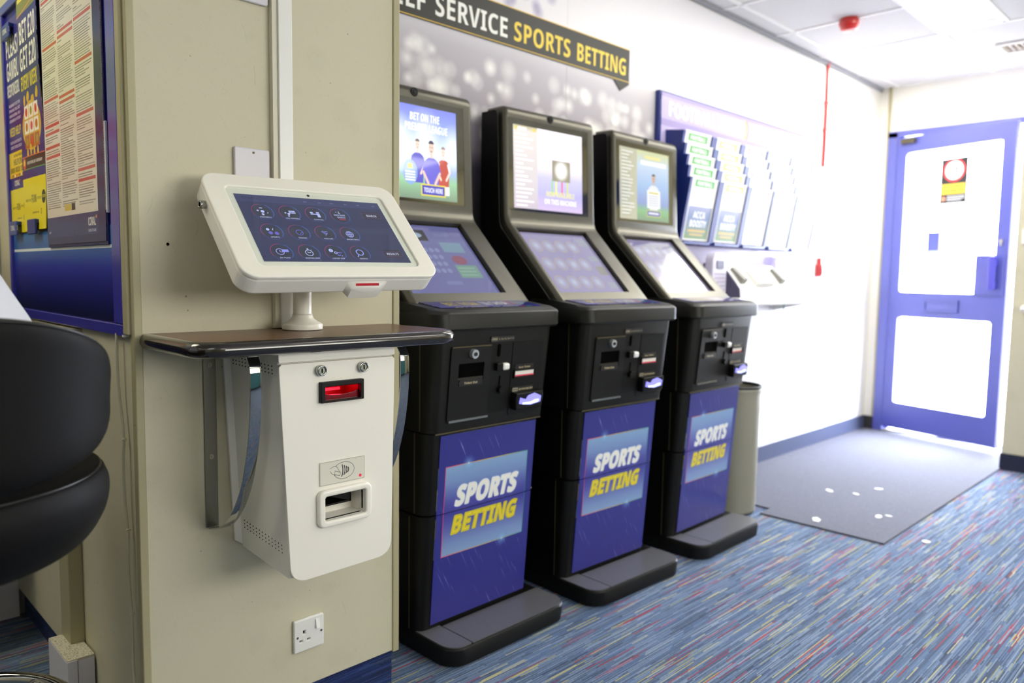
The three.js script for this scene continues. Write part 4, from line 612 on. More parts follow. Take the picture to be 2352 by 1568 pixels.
  for (let i = 0; i < 13; i++) for (let j = 0; j < 3; j++) { if (i < 6 || i > 8) dot(0.03 + i * 0.0155, 0.985 - j * 0.008 - i * 0.0004); dot(0.035 + i * 0.015, 0.597 - j * 0.0085 - i * 0.001); }
  obj('perforations', dots, std(0x2c2a26, 0.8), o).userData.kind = 'stuff';
}

// ================================================================ TABLET ON ITS STAND
{
  const o = thing('tablet_kiosk', 'white framed tablet tilted on a short stand on the brown shelf', 'tablet', [0.9136, 1.2771, -1.5237]);
  o.rotation.set(-0.7752, -0.0457, 0.020, 'YXZ');
  const t = canvas(1280, 720, (g, W, H) => {
    g.fillStyle = '#2d3350'; g.fillRect(0, 0, W, H); g.fillStyle = '#343a5c'; g.fillRect(0, 0, W, 74); g.fillStyle = '#3d4478'; g.fillRect(0, 74, W, 3);
    g.strokeStyle = '#20243c'; g.lineWidth = 4; g.beginPath(); g.arc(72, 36, 13, 0, 7); g.stroke(); txt(g, 'BACK', 100, 46, 18, '#22263c', { w: 90 }); for (const x of [560, 690, 800, 930, 1050, 1200]) { g.fillStyle = 'rgba(140,150,190,0.5)'; g.fillRect(x, 40, 30, 9); }
    const names = [['FOOTBALL', 'LIVE FOOTBALL', 'COUPONS', ''], ['SPORTS', 'TENNIS', 'CRICKET', 'BASKETBALL'], ['IN PLAY', 'STARTING SOON', 'LUCKY DIP', 'SEARCH']];
    const ic = '#a9b2e4', dim = '#5a58b8';
    names.forEach((row, r) => row.forEach((n, c) => {
      const x = 168 + c * 222, y = 190 + r * 216; g.fillStyle = rad(g, x, y, 84, [[0, '#262a30'], [0.75, '#2d3340'], [1, '#2d3350']]); g.beginPath(); g.arc(x, y, 84, 0, 7); g.fill(); g.lineWidth = 4;
      g.strokeStyle = '#3a3f86'; g.beginPath(); g.arc(x, y, 84, 0, 7); g.stroke(); g.strokeStyle = '#9a2c58'; g.beginPath(); g.arc(x, y, 84, 2.6, 4.7); g.stroke(); g.strokeStyle = '#35609c'; g.beginPath(); g.arc(x, y, 88, -1.0, 0.6); g.stroke();
      txt(g, n, x + 8, y + 66, 14, '#a5abd0', { w: Math.min(120, n.length * 12), align: 'center' });
      g.fillStyle = ic; g.strokeStyle = ic; g.lineWidth = 6; const B = (dx, dy, w, h) => g.fillRect(x + dx, y + dy, w, h), C = (dx, dy, rd, f = true) => { g.beginPath(); g.arc(x + dx, y + dy, rd, 0, 7); f ? g.fill() : g.stroke(); }, Ln = (...p) => { g.beginPath(); g.moveTo(x + p[0], y + p[1]); for (let i = 2; i < p.length; i += 2) g.lineTo(x + p[i], y + p[i + 1]); g.stroke(); };
      const k = r * 4 + c;
      if (k === 0) { C(2, -4, 15); C(-34, -12, 9); B(-14, -46, 26, 8); C(-4, 28, 11); Ln(36, 16, 44, 2); }
      if (k === 1) { C(-10, 10, 11); C(-34, -2, 8); C(-16, 32, 8); B(-2, -28, 54, 30); g.fillStyle = '#343a58'; for (let i = 0; i < 4; i++) B(6 + i * 12, -20, 6, 15); }
      if (k === 2) { B(-40, -30, 26, 16); B(14, -30, 26, 16); B(-40, -10, 80, 12); B(14, 0, 26, 30); }
      if (k === 3) { C(-20, -44, 5); C(4, -46, 6); B(-4, -34, 16, 8); txt(g, 'HOW MANY', x, y + 2, 18, ic, { w: 104, align: 'center' }); txt(g, 'GOALS?', x + 6, y + 28, 18, ic, { w: 76, align: 'center' }); g.fillStyle = '#9a2c48'; B(-22, 36, 60, 12); }
      if (k === 4) { C(-26, -22, 13); Ln(10, -14, 20, -36); g.fillStyle = dim; C(-14, 14, 17); C(34, 18, 17); }
      if (k === 5) { g.strokeStyle = dim; C(4, 0, 28, false); Ln(2, 18, 26, -6); }
      if (k === 6) { g.strokeStyle = '#7d80d4'; Ln(-26, -24, 2, 10); Ln(-14, -30, 14, 2); Ln(2, -20, 28, -24); Ln(-4, 24, 24, -8); }
      if (k === 7) { g.strokeStyle = '#8f95da'; C(0, 0, 32, false); Ln(-30, 0, 30, 0); Ln(0, -30, 0, 30); g.beginPath(); g.ellipse(x, y, 15, 31, 0, 0, 7); g.stroke(); }
      if (k === 8) { g.strokeStyle = '#8f95da'; C(-10, -4, 30, false); Ln(-10, -4, -10, -22); Ln(-10, -4, 6, 4); g.fillStyle = '#7f86d6'; B(6, -28, 54, 28); }
      if (k === 9) { C(0, 4, 30, false); Ln(0, 4, -14, -8); Ln(0, 4, 18, -2); B(-8, -42, 16, 10); Ln(24, -30, 30, -24); }
      if (k === 10) { C(-28, -26, 18); g.fillStyle = '#2d3340'; txt(g, '?', x - 28, y - 18, 18, '#2d3340', { w: 12, align: 'center' }); g.fillStyle = ic; C(6, -2, 11, false); g.fillStyle = dim; B(20, -8, 40, 10); B(12, 18, 30, 14); g.fillStyle = ic; Ln(46, 36, 54, 28); }
      if (k === 11) { g.strokeStyle = '#8290e0'; g.lineWidth = 9; C(2, -10, 30, false); Ln(-18, 14, -34, 40); }
    }));
    for (const [s, y] of [['SEARCH', 164], ['RESULTS', 616]]) { g.fillStyle = '#2b2d36'; g.fillRect(1060, y - 40, 180, 92); g.strokeStyle = '#6a3a80'; g.lineWidth = 3; rrect(g, 1052, y - 22, 184, 58, 10); g.stroke(); txt(g, s, 1144, y + 18, 24, '#b9bcd4', { w: s.length * 17, align: 'center' }); }
  });
  const W = 0.241, hT = 0.162, hB = -0.150, R = 0.036;
  obj('housing', plate(rounded(-W + 0.001, W - 0.001, hB + 0.001, hT - 0.001, R), 0.044, 0.006).translate(0, 0, -0.05), M.terminal_white, o);
  obj('face_frame', plate(rounded(-W, W, hB, hT, R), 0.010, 0.003, [hole(-0.197, 0.197, -0.1175, 0.1225, 0.014)]).translate(0, 0, -0.007), M.terminal_white, o);
  obj('tablet_glass', span(-0.198, 0.198, -0.1185, 0.1235, -0.006, -0.002), M.glass_white, o);
  obj('screen', T(new THREE.BoxGeometry(0.363, 0.2045, 0.001), 0, 0, -0.0018), screenMat(t, 1.25), o);
  obj('lens', disc(0.0034, 0.001, -0.001, 0.1125, -0.0016, 18), M.black_gloss, o);
  obj('lock', [disc(0.009, 0.012, 0, 0, 0).rotateY(Math.PI / 2).translate(-W - 0.004, 0.086, -0.024), T(new THREE.TorusGeometry(0.007, 0.002, 8, 20).rotateY(Math.PI / 2), -W - 0.010, 0.086, -0.024)], M.chrome, o);
  obj('keyway', cyl(0.004, 0.004, 0.002).rotateZ(Math.PI / 2).translate(-W - 0.0105, 0.086, -0.024), M.slot, o);
  const sc = obj('scanner', loft([{ y: hB - 0.0085, x0: 0.008, x1: 0.084, z0: -0.058, z1: -0.024, r: 0.007 }, { y: hB + 0.002, x0: -0.004, x1: 0.1, z0: -0.05, z1: -0.012, r: 0.006 }]), M.terminal_white, o);
  obj('scanner_window', T(box(0.058, 0.0055, 0.002).rotateX(0.85), 0.046, hB - 0.0042, -0.0185), M.red_dim, sc);
  const s = thing('tablet_stand', 'short white pillar stand with flared base carrying the tablet', 'stand', [0.9155, 1.0436, -1.638]);
  obj('base', new THREE.LatheGeometry([[0, 0], [0.0455, 0], [0.047, 0.002], [0.047, 0.012], [0.0455, 0.0145], [0.036, 0.019], [0.027, 0.026], [0.0235, 0.033], [0.0225, 0.038], [0, 0.038]].map(([x, y]) => new THREE.Vector2(x, y)), 48), M.terminal_white, s);
  obj('stem', tube([[0, 0.03, 0], [0, 0.07, 0], [0, 0.11, 0.003], [-0.001, 0.15, 0.014], [-0.002, 0.182, 0.038]], 0.0215, 30), M.terminal_white, s);
  obj('head_plate', T(box(0.09, 0.09, 0.012, 0, 0, 0, 0.004).rotateX(-0.7752), -0.002, 0.199, 0.0535), M.terminal_white, s);
}

// ================================================================ PILLAR FITTINGS
{
  const s = thing('power_socket', 'white single switched power socket low on the cream pillar', 'socket', [0.961, 0.252, PZ]);
  obj('plate', plate(rounded(-0.0425, 0.0425, -0.0425, 0.0425, 0.004), 0.0105, 0.0035, [hole(-0.017, -0.011, 0.003, 0.0115, 0.0005), hole(-0.0275, -0.0195, -0.0165, -0.0125, 0.0005), hole(-0.006, 0.002, -0.0165, -0.0125, 0.0005)]).translate(0, 0, 0.0005), M.pvc, s);
  obj('contact_well', span(-0.03, 0.004, -0.02, 0.014, 0.0008, 0.003), M.slot, s);
  obj('rocker', T(box(0.0098, 0.024, 0.008).rotateX(-0.22), 0.0225, 0.021, 0.012), M.white_plastic, s);
  for (const x of [-0.0335, 0.0345]) obj('screw', disc(0.003, 0.0015, x, -0.002, 0.0108, 16), M.chrome_dull, s);
  const b = thing('blank_plate', 'white blank cover plate on the pillar above the tablet', 'plate', [0.828, 1.42, PZ]);
  obj('plate', plate(rounded(-0.0445, 0.0415, -0.043, 0.044, 0.005), 0.010, 0.003), M.pvc_grey, b); obj('screw', disc(0.0028, 0.0012, 0.001, 0.034, 0.0102, 16), M.gold, b);
  const c = thing('cover_plate', 'upper white cover plate beside the trunking at the top of the pillar', 'plate', [0.83, 1.835, PZ]);
  obj('plate', plate(rounded(-0.045, 0.0405, -0.043, 0.043, 0.006), 0.010, 0.003), M.pvc_grey, c); obj('screw', disc(0.0028, 0.0012, 0, -0.034, 0.0102, 16), M.gold, c);
  const t = thing('cable_trunking', 'vertical white plastic cable trunking running down to the shelf', 'trunking', [0.903, 0, PZ]);
  obj('channel', span(-0.027, 0.021, 1.045, CH, 0, 0.016), std(0xd4d0bd, 0.45), t); obj('cover', span(-0.014, 0.021, 1.0455, CH, 0.006, 0.022, 0.002), M.pvc, t);
  const p = thing('wall_hole', 'small dark screw hole in the cream pillar left of the tablet', 'hole', [0.634, 1.236, PZ]); obj('plug', disc(0.0034, 0.0012, 0, 0, 0.0004, 16), M.slot, p); obj('rim', T(new THREE.TorusGeometry(0.0036, 0.0007, 6, 18), 0, 0, 0.0006), M.trim, p);
  tag(obj('wall_cable', tube([[0.553, 1.04, -1.80], [0.552, 0.97, -1.80], [0.553, 0.90, -1.795], [0.5545, 0.81, -1.779], [0.552, 0.76, -1.78], [0.5525, 0.66, -1.778], [0.5545, 0.60, -1.771], [0.553, 0.5, -1.77], [0.554, 0.41, -1.760], [0.553, 0.30, -1.757], [0.554, 0.2, -1.75], [0.554, 0.02, -1.75]], 0.0034, 160), M.cable), 'thin cream cable clipped down the edge of the pillar', 'cable');
  [[0.805, -1.779, 'highest'], [0.602, -1.771, 'middle'], [0.412, -1.761, 'lowest']].forEach(([y, z, w]) => tag(obj('cable_clip', [box(0.008, 0.006, 0.011, 0.5555, y, z, 0.001), cyl(0.0018, 0.0018, 0.004, 0, 0, 0, 10).rotateZ(Math.PI / 2).translate(0.551, y, z + 0.0042)], M.cable), w + ' of the three nailed clips holding the cream cable to the pillar edge', 'clip', 'clips on the wall cable'));
  const j = thing('trunking_box', 'dusty white trunking box with open cable end low behind the stool', 'trunking', [PX0 - 0.035, 0, -2.135]);
  obj('base', span(-0.002, 0.036, 0.0, 0.192, -0.11, 0.062, 0.002), M.pvc_grey, j);
  const dust = canvas(256, 256, (g) => { g.fillStyle = '#d6d2c0'; g.fillRect(0, 0, 256, 256); for (let i = 0; i < 900; i++) { g.fillStyle = `rgba(70,62,44,${rr(0.04, 0.3)})`; g.beginPath(); g.ellipse(rnd() * 256, rnd() * 256, rr(1, 9), rr(1, 4), rnd() * 3, 0, 7); g.fill(); } });
  obj('cover', span(-0.028, -0.003, 0.0, 0.196, -0.111, 0.063, 0.003), M.pvc_grey, j); obj('dusty_lid', span(-0.027, 0.035, 0.192, 0.198, -0.109, 0.061), print(dust, 0.8), j);
  obj('cable_hole', span(0.002, 0.02, 0.085, 0.11, 0.0625, 0.064), M.slot, j); obj('seam', span(-0.029, -0.0275, 0.098, 0.1, -0.11, 0.062), M.trim, j);
}

// ================================================================ FRAMED DISPLAY AND POSTERS ON THE SIDE OF THE PILLAR
{
  const place = (o, y, z, out) => { o.position.set(PX0 + 0.005 - out, y, z); o.rotation.y = -Math.PI / 2; return o; };   // local x runs towards the room (+z), front faces -x
  const z0 = -2.77, z1 = -1.753, y0 = 1.035, y1 = 1.955, zc = (z0 + z1) / 2, w = z1 - z0, yc = (y0 + y1) / 2, h = y1 - y0;
  const f = place(thing('display_board', 'tall blue framed display board on the side of the cream pillar', 'frame'), yc, zc, 0.0);
  const bars = [[-w / 2, w / 2, -h / 2, -h / 2 + 0.026], [-w / 2, w / 2, h / 2 - 0.026, h / 2], [-w / 2, -w / 2 + 0.02, -h / 2 + 0.026, h / 2 - 0.026], [w / 2 - 0.058, w / 2, -h / 2 + 0.026, h / 2 - 0.026]];
  ['bottom_rail', 'top_rail', 'side_stile', 'side_stile'].forEach((n, i) => { const [a, b, c, d] = bars[i]; obj(n, span(a, b, c, d, 0.0, 0.014, 0.003), M.blue_frame, f); });
  const X = (z) => (z - z0) / w * 1024, Y = (y) => (y1 - y) / h * 920;
  const bt = canvas(1024, 920, (g) => {
    g.fillStyle = '#20207a'; g.fillRect(0, 0, 1024, 920); g.fillStyle = lin(g, 0, Y(1.27), 0, Y(1.04), [[0, '#3d78b8'], [0.22, '#2f62ae'], [0.45, '#3238a4'], [0.75, '#1f2470'], [1, '#14163e']]); g.fillRect(0, Y(1.27), 1024, 400);
    g.fillStyle = '#e4ecf2'; g.fillRect(0, Y(1.224), 1024, 8); g.fillStyle = '#4c4a48'; g.fillRect(0, Y(1.3), X(-2.36), 30);
  });
  obj('back_panel', span(-w / 2 + 0.01, w / 2 - 0.05, -h / 2 + 0.02, h / 2 - 0.02, 0.0, 0.004), print(bt, 0.3, { specularIntensity: 0.35 }), f);
  obj('edge_seam', span(w / 2 - 0.004, w / 2 + 0.003, -h / 2 - 0.001, -h / 2 + 0.004, 0.002, 0.0145), M.white_plastic, f);
  const Wt = 640, Ht = 860;
  const terms = canvas(Wt, Ht, (g) => {
    g.fillStyle = '#262660'; g.fillRect(0, 0, Wt, Ht); g.fillStyle = '#e6dfd2'; g.fillRect(6, 0, 566, 776);
    for (let c = 0; c < 3; c++) { let y = 8; while (y < 752) { const k = rnd(); if (k < 0.045) { g.fillStyle = '#c9605a'; g.fillRect(18 + c * 184, y, 172, 9); y += 16; } else { g.fillStyle = `rgba(105,98,92,${rr(0.45, 0.75)})`; g.fillRect(18 + c * 184, y, k < 0.2 ? rr(30, 120) : rr(140, 172), 3); y += k < 0.12 ? 13 : 7; } } }
    g.fillStyle = '#2a2a28'; g.fillRect(300, 742, 40, 20); g.fillStyle = '#d9c060'; g.fillRect(222, 742, 76, 20);
    g.fillStyle = '#343c74'; g.fillRect(6, 776, 566, 62); txt(g, 'CORAL', 470, 814, 24, '#f0eee6', { w: 76 }); txt(g, 'RAISING THE GAME', 470, 831, 8, '#c8c8d8', { w: 78 }); g.fillStyle = '#e0d040'; g.fillRect(548, 786, 6, 8); g.fillStyle = '#d05040'; g.fillRect(555, 786, 5, 8); txt(g, 'coral', 20, 826, 8, '#c8c8d8', { w: 24 });
  });
  const tm = place(thing('terms_poster', 'tall white sheet of small print in a navy holder inside the blue frame', 'poster'), 1.595, -2.095, 0.0045);
  obj('holder', box(0.49, 0.72, 0.004, 0, 0, 0.002, 0.001), std(0x23235c, 0.4), tm); obj('sheet', T(new THREE.BoxGeometry(0.482, 0.708, 0.002), 0, 0.002, 0.005), print(terms, 0.22, { specularIntensity: 0.55 }), tm);
  obj('sheet_clip', [box(0.008, 0.2, 0.006, 0.249, -0.19, 0.003, 0.002)], std(0xdadce6, 0.2), tm);
  const common = (g, W, H) => { g.fillStyle = '#33307e'; g.fillRect(0, 0, W, H); g.fillStyle = '#f0e01e'; g.fillRect(0, H * 0.792, W, H * 0.208); txt(g, 'WHEN THE', W * 0.1, H * 0.885, 10, '#7a701a', { w: W * 0.26 }); txt(g, 'FUN', W * 0.38, H * 0.892, 30, '#3a3620', { w: W * 0.22 }); txt(g, 'STOPS', W * 0.62, H * 0.882, 10, '#7a701a', { w: W * 0.18 }); g.fillStyle = '#26241a'; g.beginPath(); g.arc(W * 0.9, H * 0.875, 26, 0, 7); g.fill(); txt(g, 'STOP', W * 0.9, H * 0.88, 12, '#f0e01e', { w: 40, align: 'center' }); txt(g, 'gambleaware.co.uk', W * 0.4, H * 0.935, 7, '#55501a', { w: W * 0.3 }); g.strokeStyle = '#3a3620'; g.lineWidth = 3; g.beginPath(); g.ellipse(W * 0.8, H * 0.93, 6, 10, 0, 0, 7); g.stroke(); };
  const pA = canvas(340, 1000, (g, W, H) => {
    common(g, W, H); g.fillStyle = '#3c3a8c'; g.fillRect(0, 0, W, 330);
    ['PLEASE', 'GAMBLE', 'RESPONSIBLY'].forEach((s, i) => txt(g, s, 22, [172, 276, 352][i], [86, 86, 58][i], '#f6f4ec', { w: 296 }));
    ['REMEMBER TO SET YOUR', 'SPEND AND TIME LIMITS', 'WHEN PLAYING, ASK A', 'MEMBER OF STAFF'].forEach((s, i) => txt(g, s, 170, 402 + i * 24, 14, '#dcdcf0', { w: 250, align: 'center' }));
    txt(g, 'NEED HELP?', 170, 540, 40, '#f0d820', { w: 260, align: 'center' }); ['PICK UP A LEAFLET OR SEE THE', 'CONTACT DETAILS BELOW'].forEach((s, i) => txt(g, s, 170, 576 + i * 24, 14, '#dcdcf0', { w: 250, align: 'center' }));
    g.fillStyle = '#f0d01c'; g.fillRect(0, 616, W, 120); txt(g, 'NATIONAL GAMBLING', 200, 640, 12, '#3a3a20', { w: 190, align: 'center' }); txt(g, 'HELPLINE', 200, 678, 28, '#2c3a2c', { w: 200, align: 'center' }); txt(g, '0808 8020 133', 170, 712, 24, '#2c3a2c', { w: 290, align: 'center' });
    for (let i = 0; i < 8; i++) { g.fillStyle = ['#d04030', '#3a3a3a', '#f4f4f4', '#c83a3a'][i % 4]; g.fillRect(40 + i * 34, 722, 20, 11); } txt(g, 'CORAL', 100, 776, 26, '#f4f2ea', { w: 110 }); g.fillStyle = '#e0d040'; g.fillRect(214, 748, 8, 10);
  });
  const pB = canvas(340, 1000, (g, W, H) => {
    common(g, W, H); g.fillStyle = '#8a8c3a'; g.fillRect(0, 0, W, 150); g.fillStyle = '#f0e050'; g.fillRect(20, 20, 110, 80); g.fillStyle = '#f0f0e8'; g.fillRect(140, 10, 60, 70); g.strokeStyle = '#e89060'; g.lineWidth = 5; g.beginPath(); g.moveTo(0, 152); g.lineTo(W, 120); g.stroke();
    txt(g, 'BET £20', 24, 262, 86, '#f6f4ec', { w: 290 }); txt(g, 'GET £20', 24, 366, 86, '#f6f4ec', { w: 290 }); txt(g, 'EVERY WEEK', 30, 444, 56, '#f0dc28', { w: 276 });
    for (let i = 0; i < 7; i++) { g.fillStyle = '#e0b428'; g.beginPath(); g.ellipse(rr(60, 290), rr(466, 500), 15, 22, rnd(), 0, 7); g.fill(); }
    g.fillStyle = '#d8b44a'; g.beginPath(); g.ellipse(172, 590, 142, 96, 0, 0, 7); g.fill(); for (let c = 0; c < 3; c++) for (let r = 0; r < 3; r++) { g.fillStyle = r === 2 ? '#b86a30' : '#f4f0e4'; g.fillRect(66 + c * 74, 508 + r * 58, 66, 52); g.fillStyle = ['#d84a30', '#c87a2c', '#a8a040', '#e05060'][(r + c * 2) % 4]; g.beginPath(); g.arc(99 + c * 74, 534 + r * 58, 17, 0, 7); g.fill(); }
    for (let i = 0; i < 4; i++) { g.fillStyle = '#e8c040'; g.beginPath(); g.ellipse(100 + i * 50, 690 + rr(-12, 12), 13, 24, 0, 0, 7); g.fill(); }
    g.fillStyle = '#3a2420'; g.fillRect(40, 708, 300, 46); g.fillStyle = '#e07040'; g.fillRect(0, 704, W, 4); g.fillStyle = '#60a050'; g.fillRect(0, 754, W, 4); txt(g, 'EVERYTHING BUT ORDINARY', 190, 738, 12, '#f0ece4', { w: 220, align: 'center' }); g.fillStyle = '#e05030'; g.beginPath(); g.arc(36, 732, 24, 0, 7); g.fill(); g.fillStyle = '#f0d030'; g.beginPath(); g.arc(36, 728, 13, 0, 7); g.fill();
  });
  const bend = (wd, ht, k) => { const g = new THREE.BoxGeometry(wd, ht, 0.002, 8, 24, 1), p = g.attributes.position; for (let i = 0; i < p.count; i++) { const u = p.getX(i) / wd + 0.5, v = p.getY(i) / ht; p.setZ(i, p.getZ(i) + k * u * u * Math.sin(v * 6.2)); } g.computeVertexNormals(); return g; };
  const a = place(tag(obj('helpline_poster', bend(0.188, 0.62, 0.0), print(pA, 0.3, { specularIntensity: 0.5 })), 'navy poster reading PLEASE GAMBLE RESPONSIBLY, at the left of the blue frame', 'poster'), 1.595, -2.66, 0.006); void a;
  place(tag(obj('offer_poster', bend(0.225, 0.70, 0.005), print(pB, 0.3, { specularIntensity: 0.5 })), 'navy poster reading BET £20 GET £20 with slot reels and gold coins', 'poster'), 1.637, -2.46, 0.011);
  const tabT = canvas(256, 128, (g) => { g.fillStyle = '#3a4c9a'; g.fillRect(0, 0, 256, 128); txt(g, 'CORAL', 128, 84, 46, '#e8e6de', { w: 150, align: 'center' }); });
  const tab = (y, z, mat, label) => { const o = place(thing('poster_clip', label, 'clip'), y, z + 0.03, 0.014); obj('tab', T(new RoundedBoxGeometry(0.088, 0.042, 0.006, 3, 0.003), 0, 0, 0.005), mat, o); obj('shoulder', box(0.084, 0.012, 0.012, 0, 0.014, -0.002, 0.003), M.navy, o); return o; };
  tab(1.297, -2.705, print(tabT, 0.35), 'lettered navy clip at the foot of the left poster in the frame'); tab(1.295, -2.49, M.navy, 'plain navy clip at the foot of the right poster in the frame'); tab(1.865, -2.705, print(tabT, 0.35), 'lettered clip at the top corner of the left poster in the frame');
  // striped poster on the bay wall
  const st = canvas(256, 512, (g, W, H) => { g.fillStyle = '#dcd8d0'; g.fillRect(0, 0, W, H); g.fillStyle = '#a8c4d8'; g.fillRect(0, 0, W, 40); g.fillStyle = '#b4c85a'; g.fillRect(0, 60, W, 130); [[208, 42], [272, 30], [330, 26], [398, 24]].forEach(([y, hh], i) => { g.fillStyle = ['#d4542a', '#cf6a40', '#d8825c', '#dca080'][i]; g.fillRect(0, y, W, hh); }); });
  tag(obj('striped_poster', T(new THREE.BoxGeometry(0.5, 0.86, 0.004), 0.3, 1.63, -2.957), print(st, 0.4)), 'white poster with orange stripes on the bay wall beyond the frame', 'poster');
}

// ================================================================ STOOL AND SITTER
{
  const cx = 0.16, cz = -1.49, s = thing('bar_stool', 'black leatherette swivel stool with curved back and chrome footring', 'stool', [cx, 0, cz]);
  const L = (pts, n = 80) => new THREE.LatheGeometry(pts.map(([x, y]) => new THREE.Vector2(x, y)), n), soft = (pts) => new THREE.SplineCurve(pts.map(([x, y]) => new THREE.Vector2(x, y))).getPoints(60).map((p) => [Math.max(0, p.x), p.y]);
  obj('seat', boxUV(flat(L(soft([[0, 0.695], [0.15, 0.7], [0.205, 0.712], [0.238, 0.735], [0.26, 0.772], [0.267, 0.808], [0.263, 0.832], [0.25, 0.848], [0.2, 0.858], [0.1, 0.861], [0, 0.862]])))), M.leather, s);
  obj('seat_piping', T(new THREE.TorusGeometry(0.2535, 0.002, 8, 80).rotateX(Math.PI / 2), 0, 0.846, 0), M.piping, s);
  // curved back: a padded shell bent round the seat
  const N = 96, K = 24, pos = [], ix = [], sp = (v, n) => Math.sign(v) * Math.pow(Math.abs(v), n);
  const shell = (u, c, d) => { const ang = Math.PI / 2 - u * 1.28, e = Math.pow(Math.max(0, 1 - u * u), 0.62), r = 0.258 + 0.02 * Math.max(0, d) * e + sp(c, 0.6) * 0.028 * Math.pow(e, 0.55); return [Math.cos(ang) * r, 0.962 + 0.026 * (1 - u * u) + sp(d, 0.5) * 0.128 * e, Math.sin(ang) * r]; };
  for (let i = 0; i <= N; i++) for (let k = 0; k < K; k++) pos.push(...shell(Math.sin((-1 + 2 * i / N) * Math.PI / 2), Math.cos(k / K * Math.PI * 2), Math.sin(k / K * Math.PI * 2)));
  for (let i = 0; i < N; i++) for (let k = 0; k < K; k++) { const a = i * K + k, b = i * K + (k + 1) % K, c = a + K, d = b + K; ix.push(a, b, c, b, d, c); }
  const g = new THREE.BufferGeometry(); g.setAttribute('position', new THREE.Float32BufferAttribute(pos, 3)); g.setIndex(ix); g.computeVertexNormals();
  const nonI = g.toNonIndexed();
  obj('backrest', boxUV(nonI), M.leather, s);
  const seam = []; for (let i = 0; i <= 60; i++) seam.push(shell(-0.97 + 1.94 * i / 60, 0.35, 0.937));
  obj('back_piping', tube(seam, 0.0022, 120), M.piping, s);
  obj('back_bracket', box(0.09, 0.26, 0.012, 0, 0.79, 0.262, 0.004), M.black, s);
  obj('column', [cyl(0.03, 0.03, 0.63, 0, 0.335, 0), cyl(0.06, 0.04, 0.05, 0, 0.67, 0)], M.chrome, s);
  obj('base', L([[0, 0.004], [0.215, 0.004], [0.22, 0.012], [0.2, 0.02], [0.1, 0.03], [0.04, 0.05], [0, 0.05]]), M.chrome, s);
  obj('footring', T(new THREE.TorusGeometry(0.205, 0.012, 14, 80).rotateX(Math.PI / 2), 0, 0.405, 0), M.chrome, s);
  for (let k = 0; k < 3; k++) { const a = 0.55 + k * 2.094; obj('spoke', tube([[Math.cos(a) * 0.02, 0.405, -Math.sin(a) * 0.02], [Math.cos(a) * 0.11, 0.4, -Math.sin(a) * 0.11], [Math.cos(a) * 0.2, 0.405, -Math.sin(a) * 0.2]], 0.008, 10), M.chrome, s); }
}
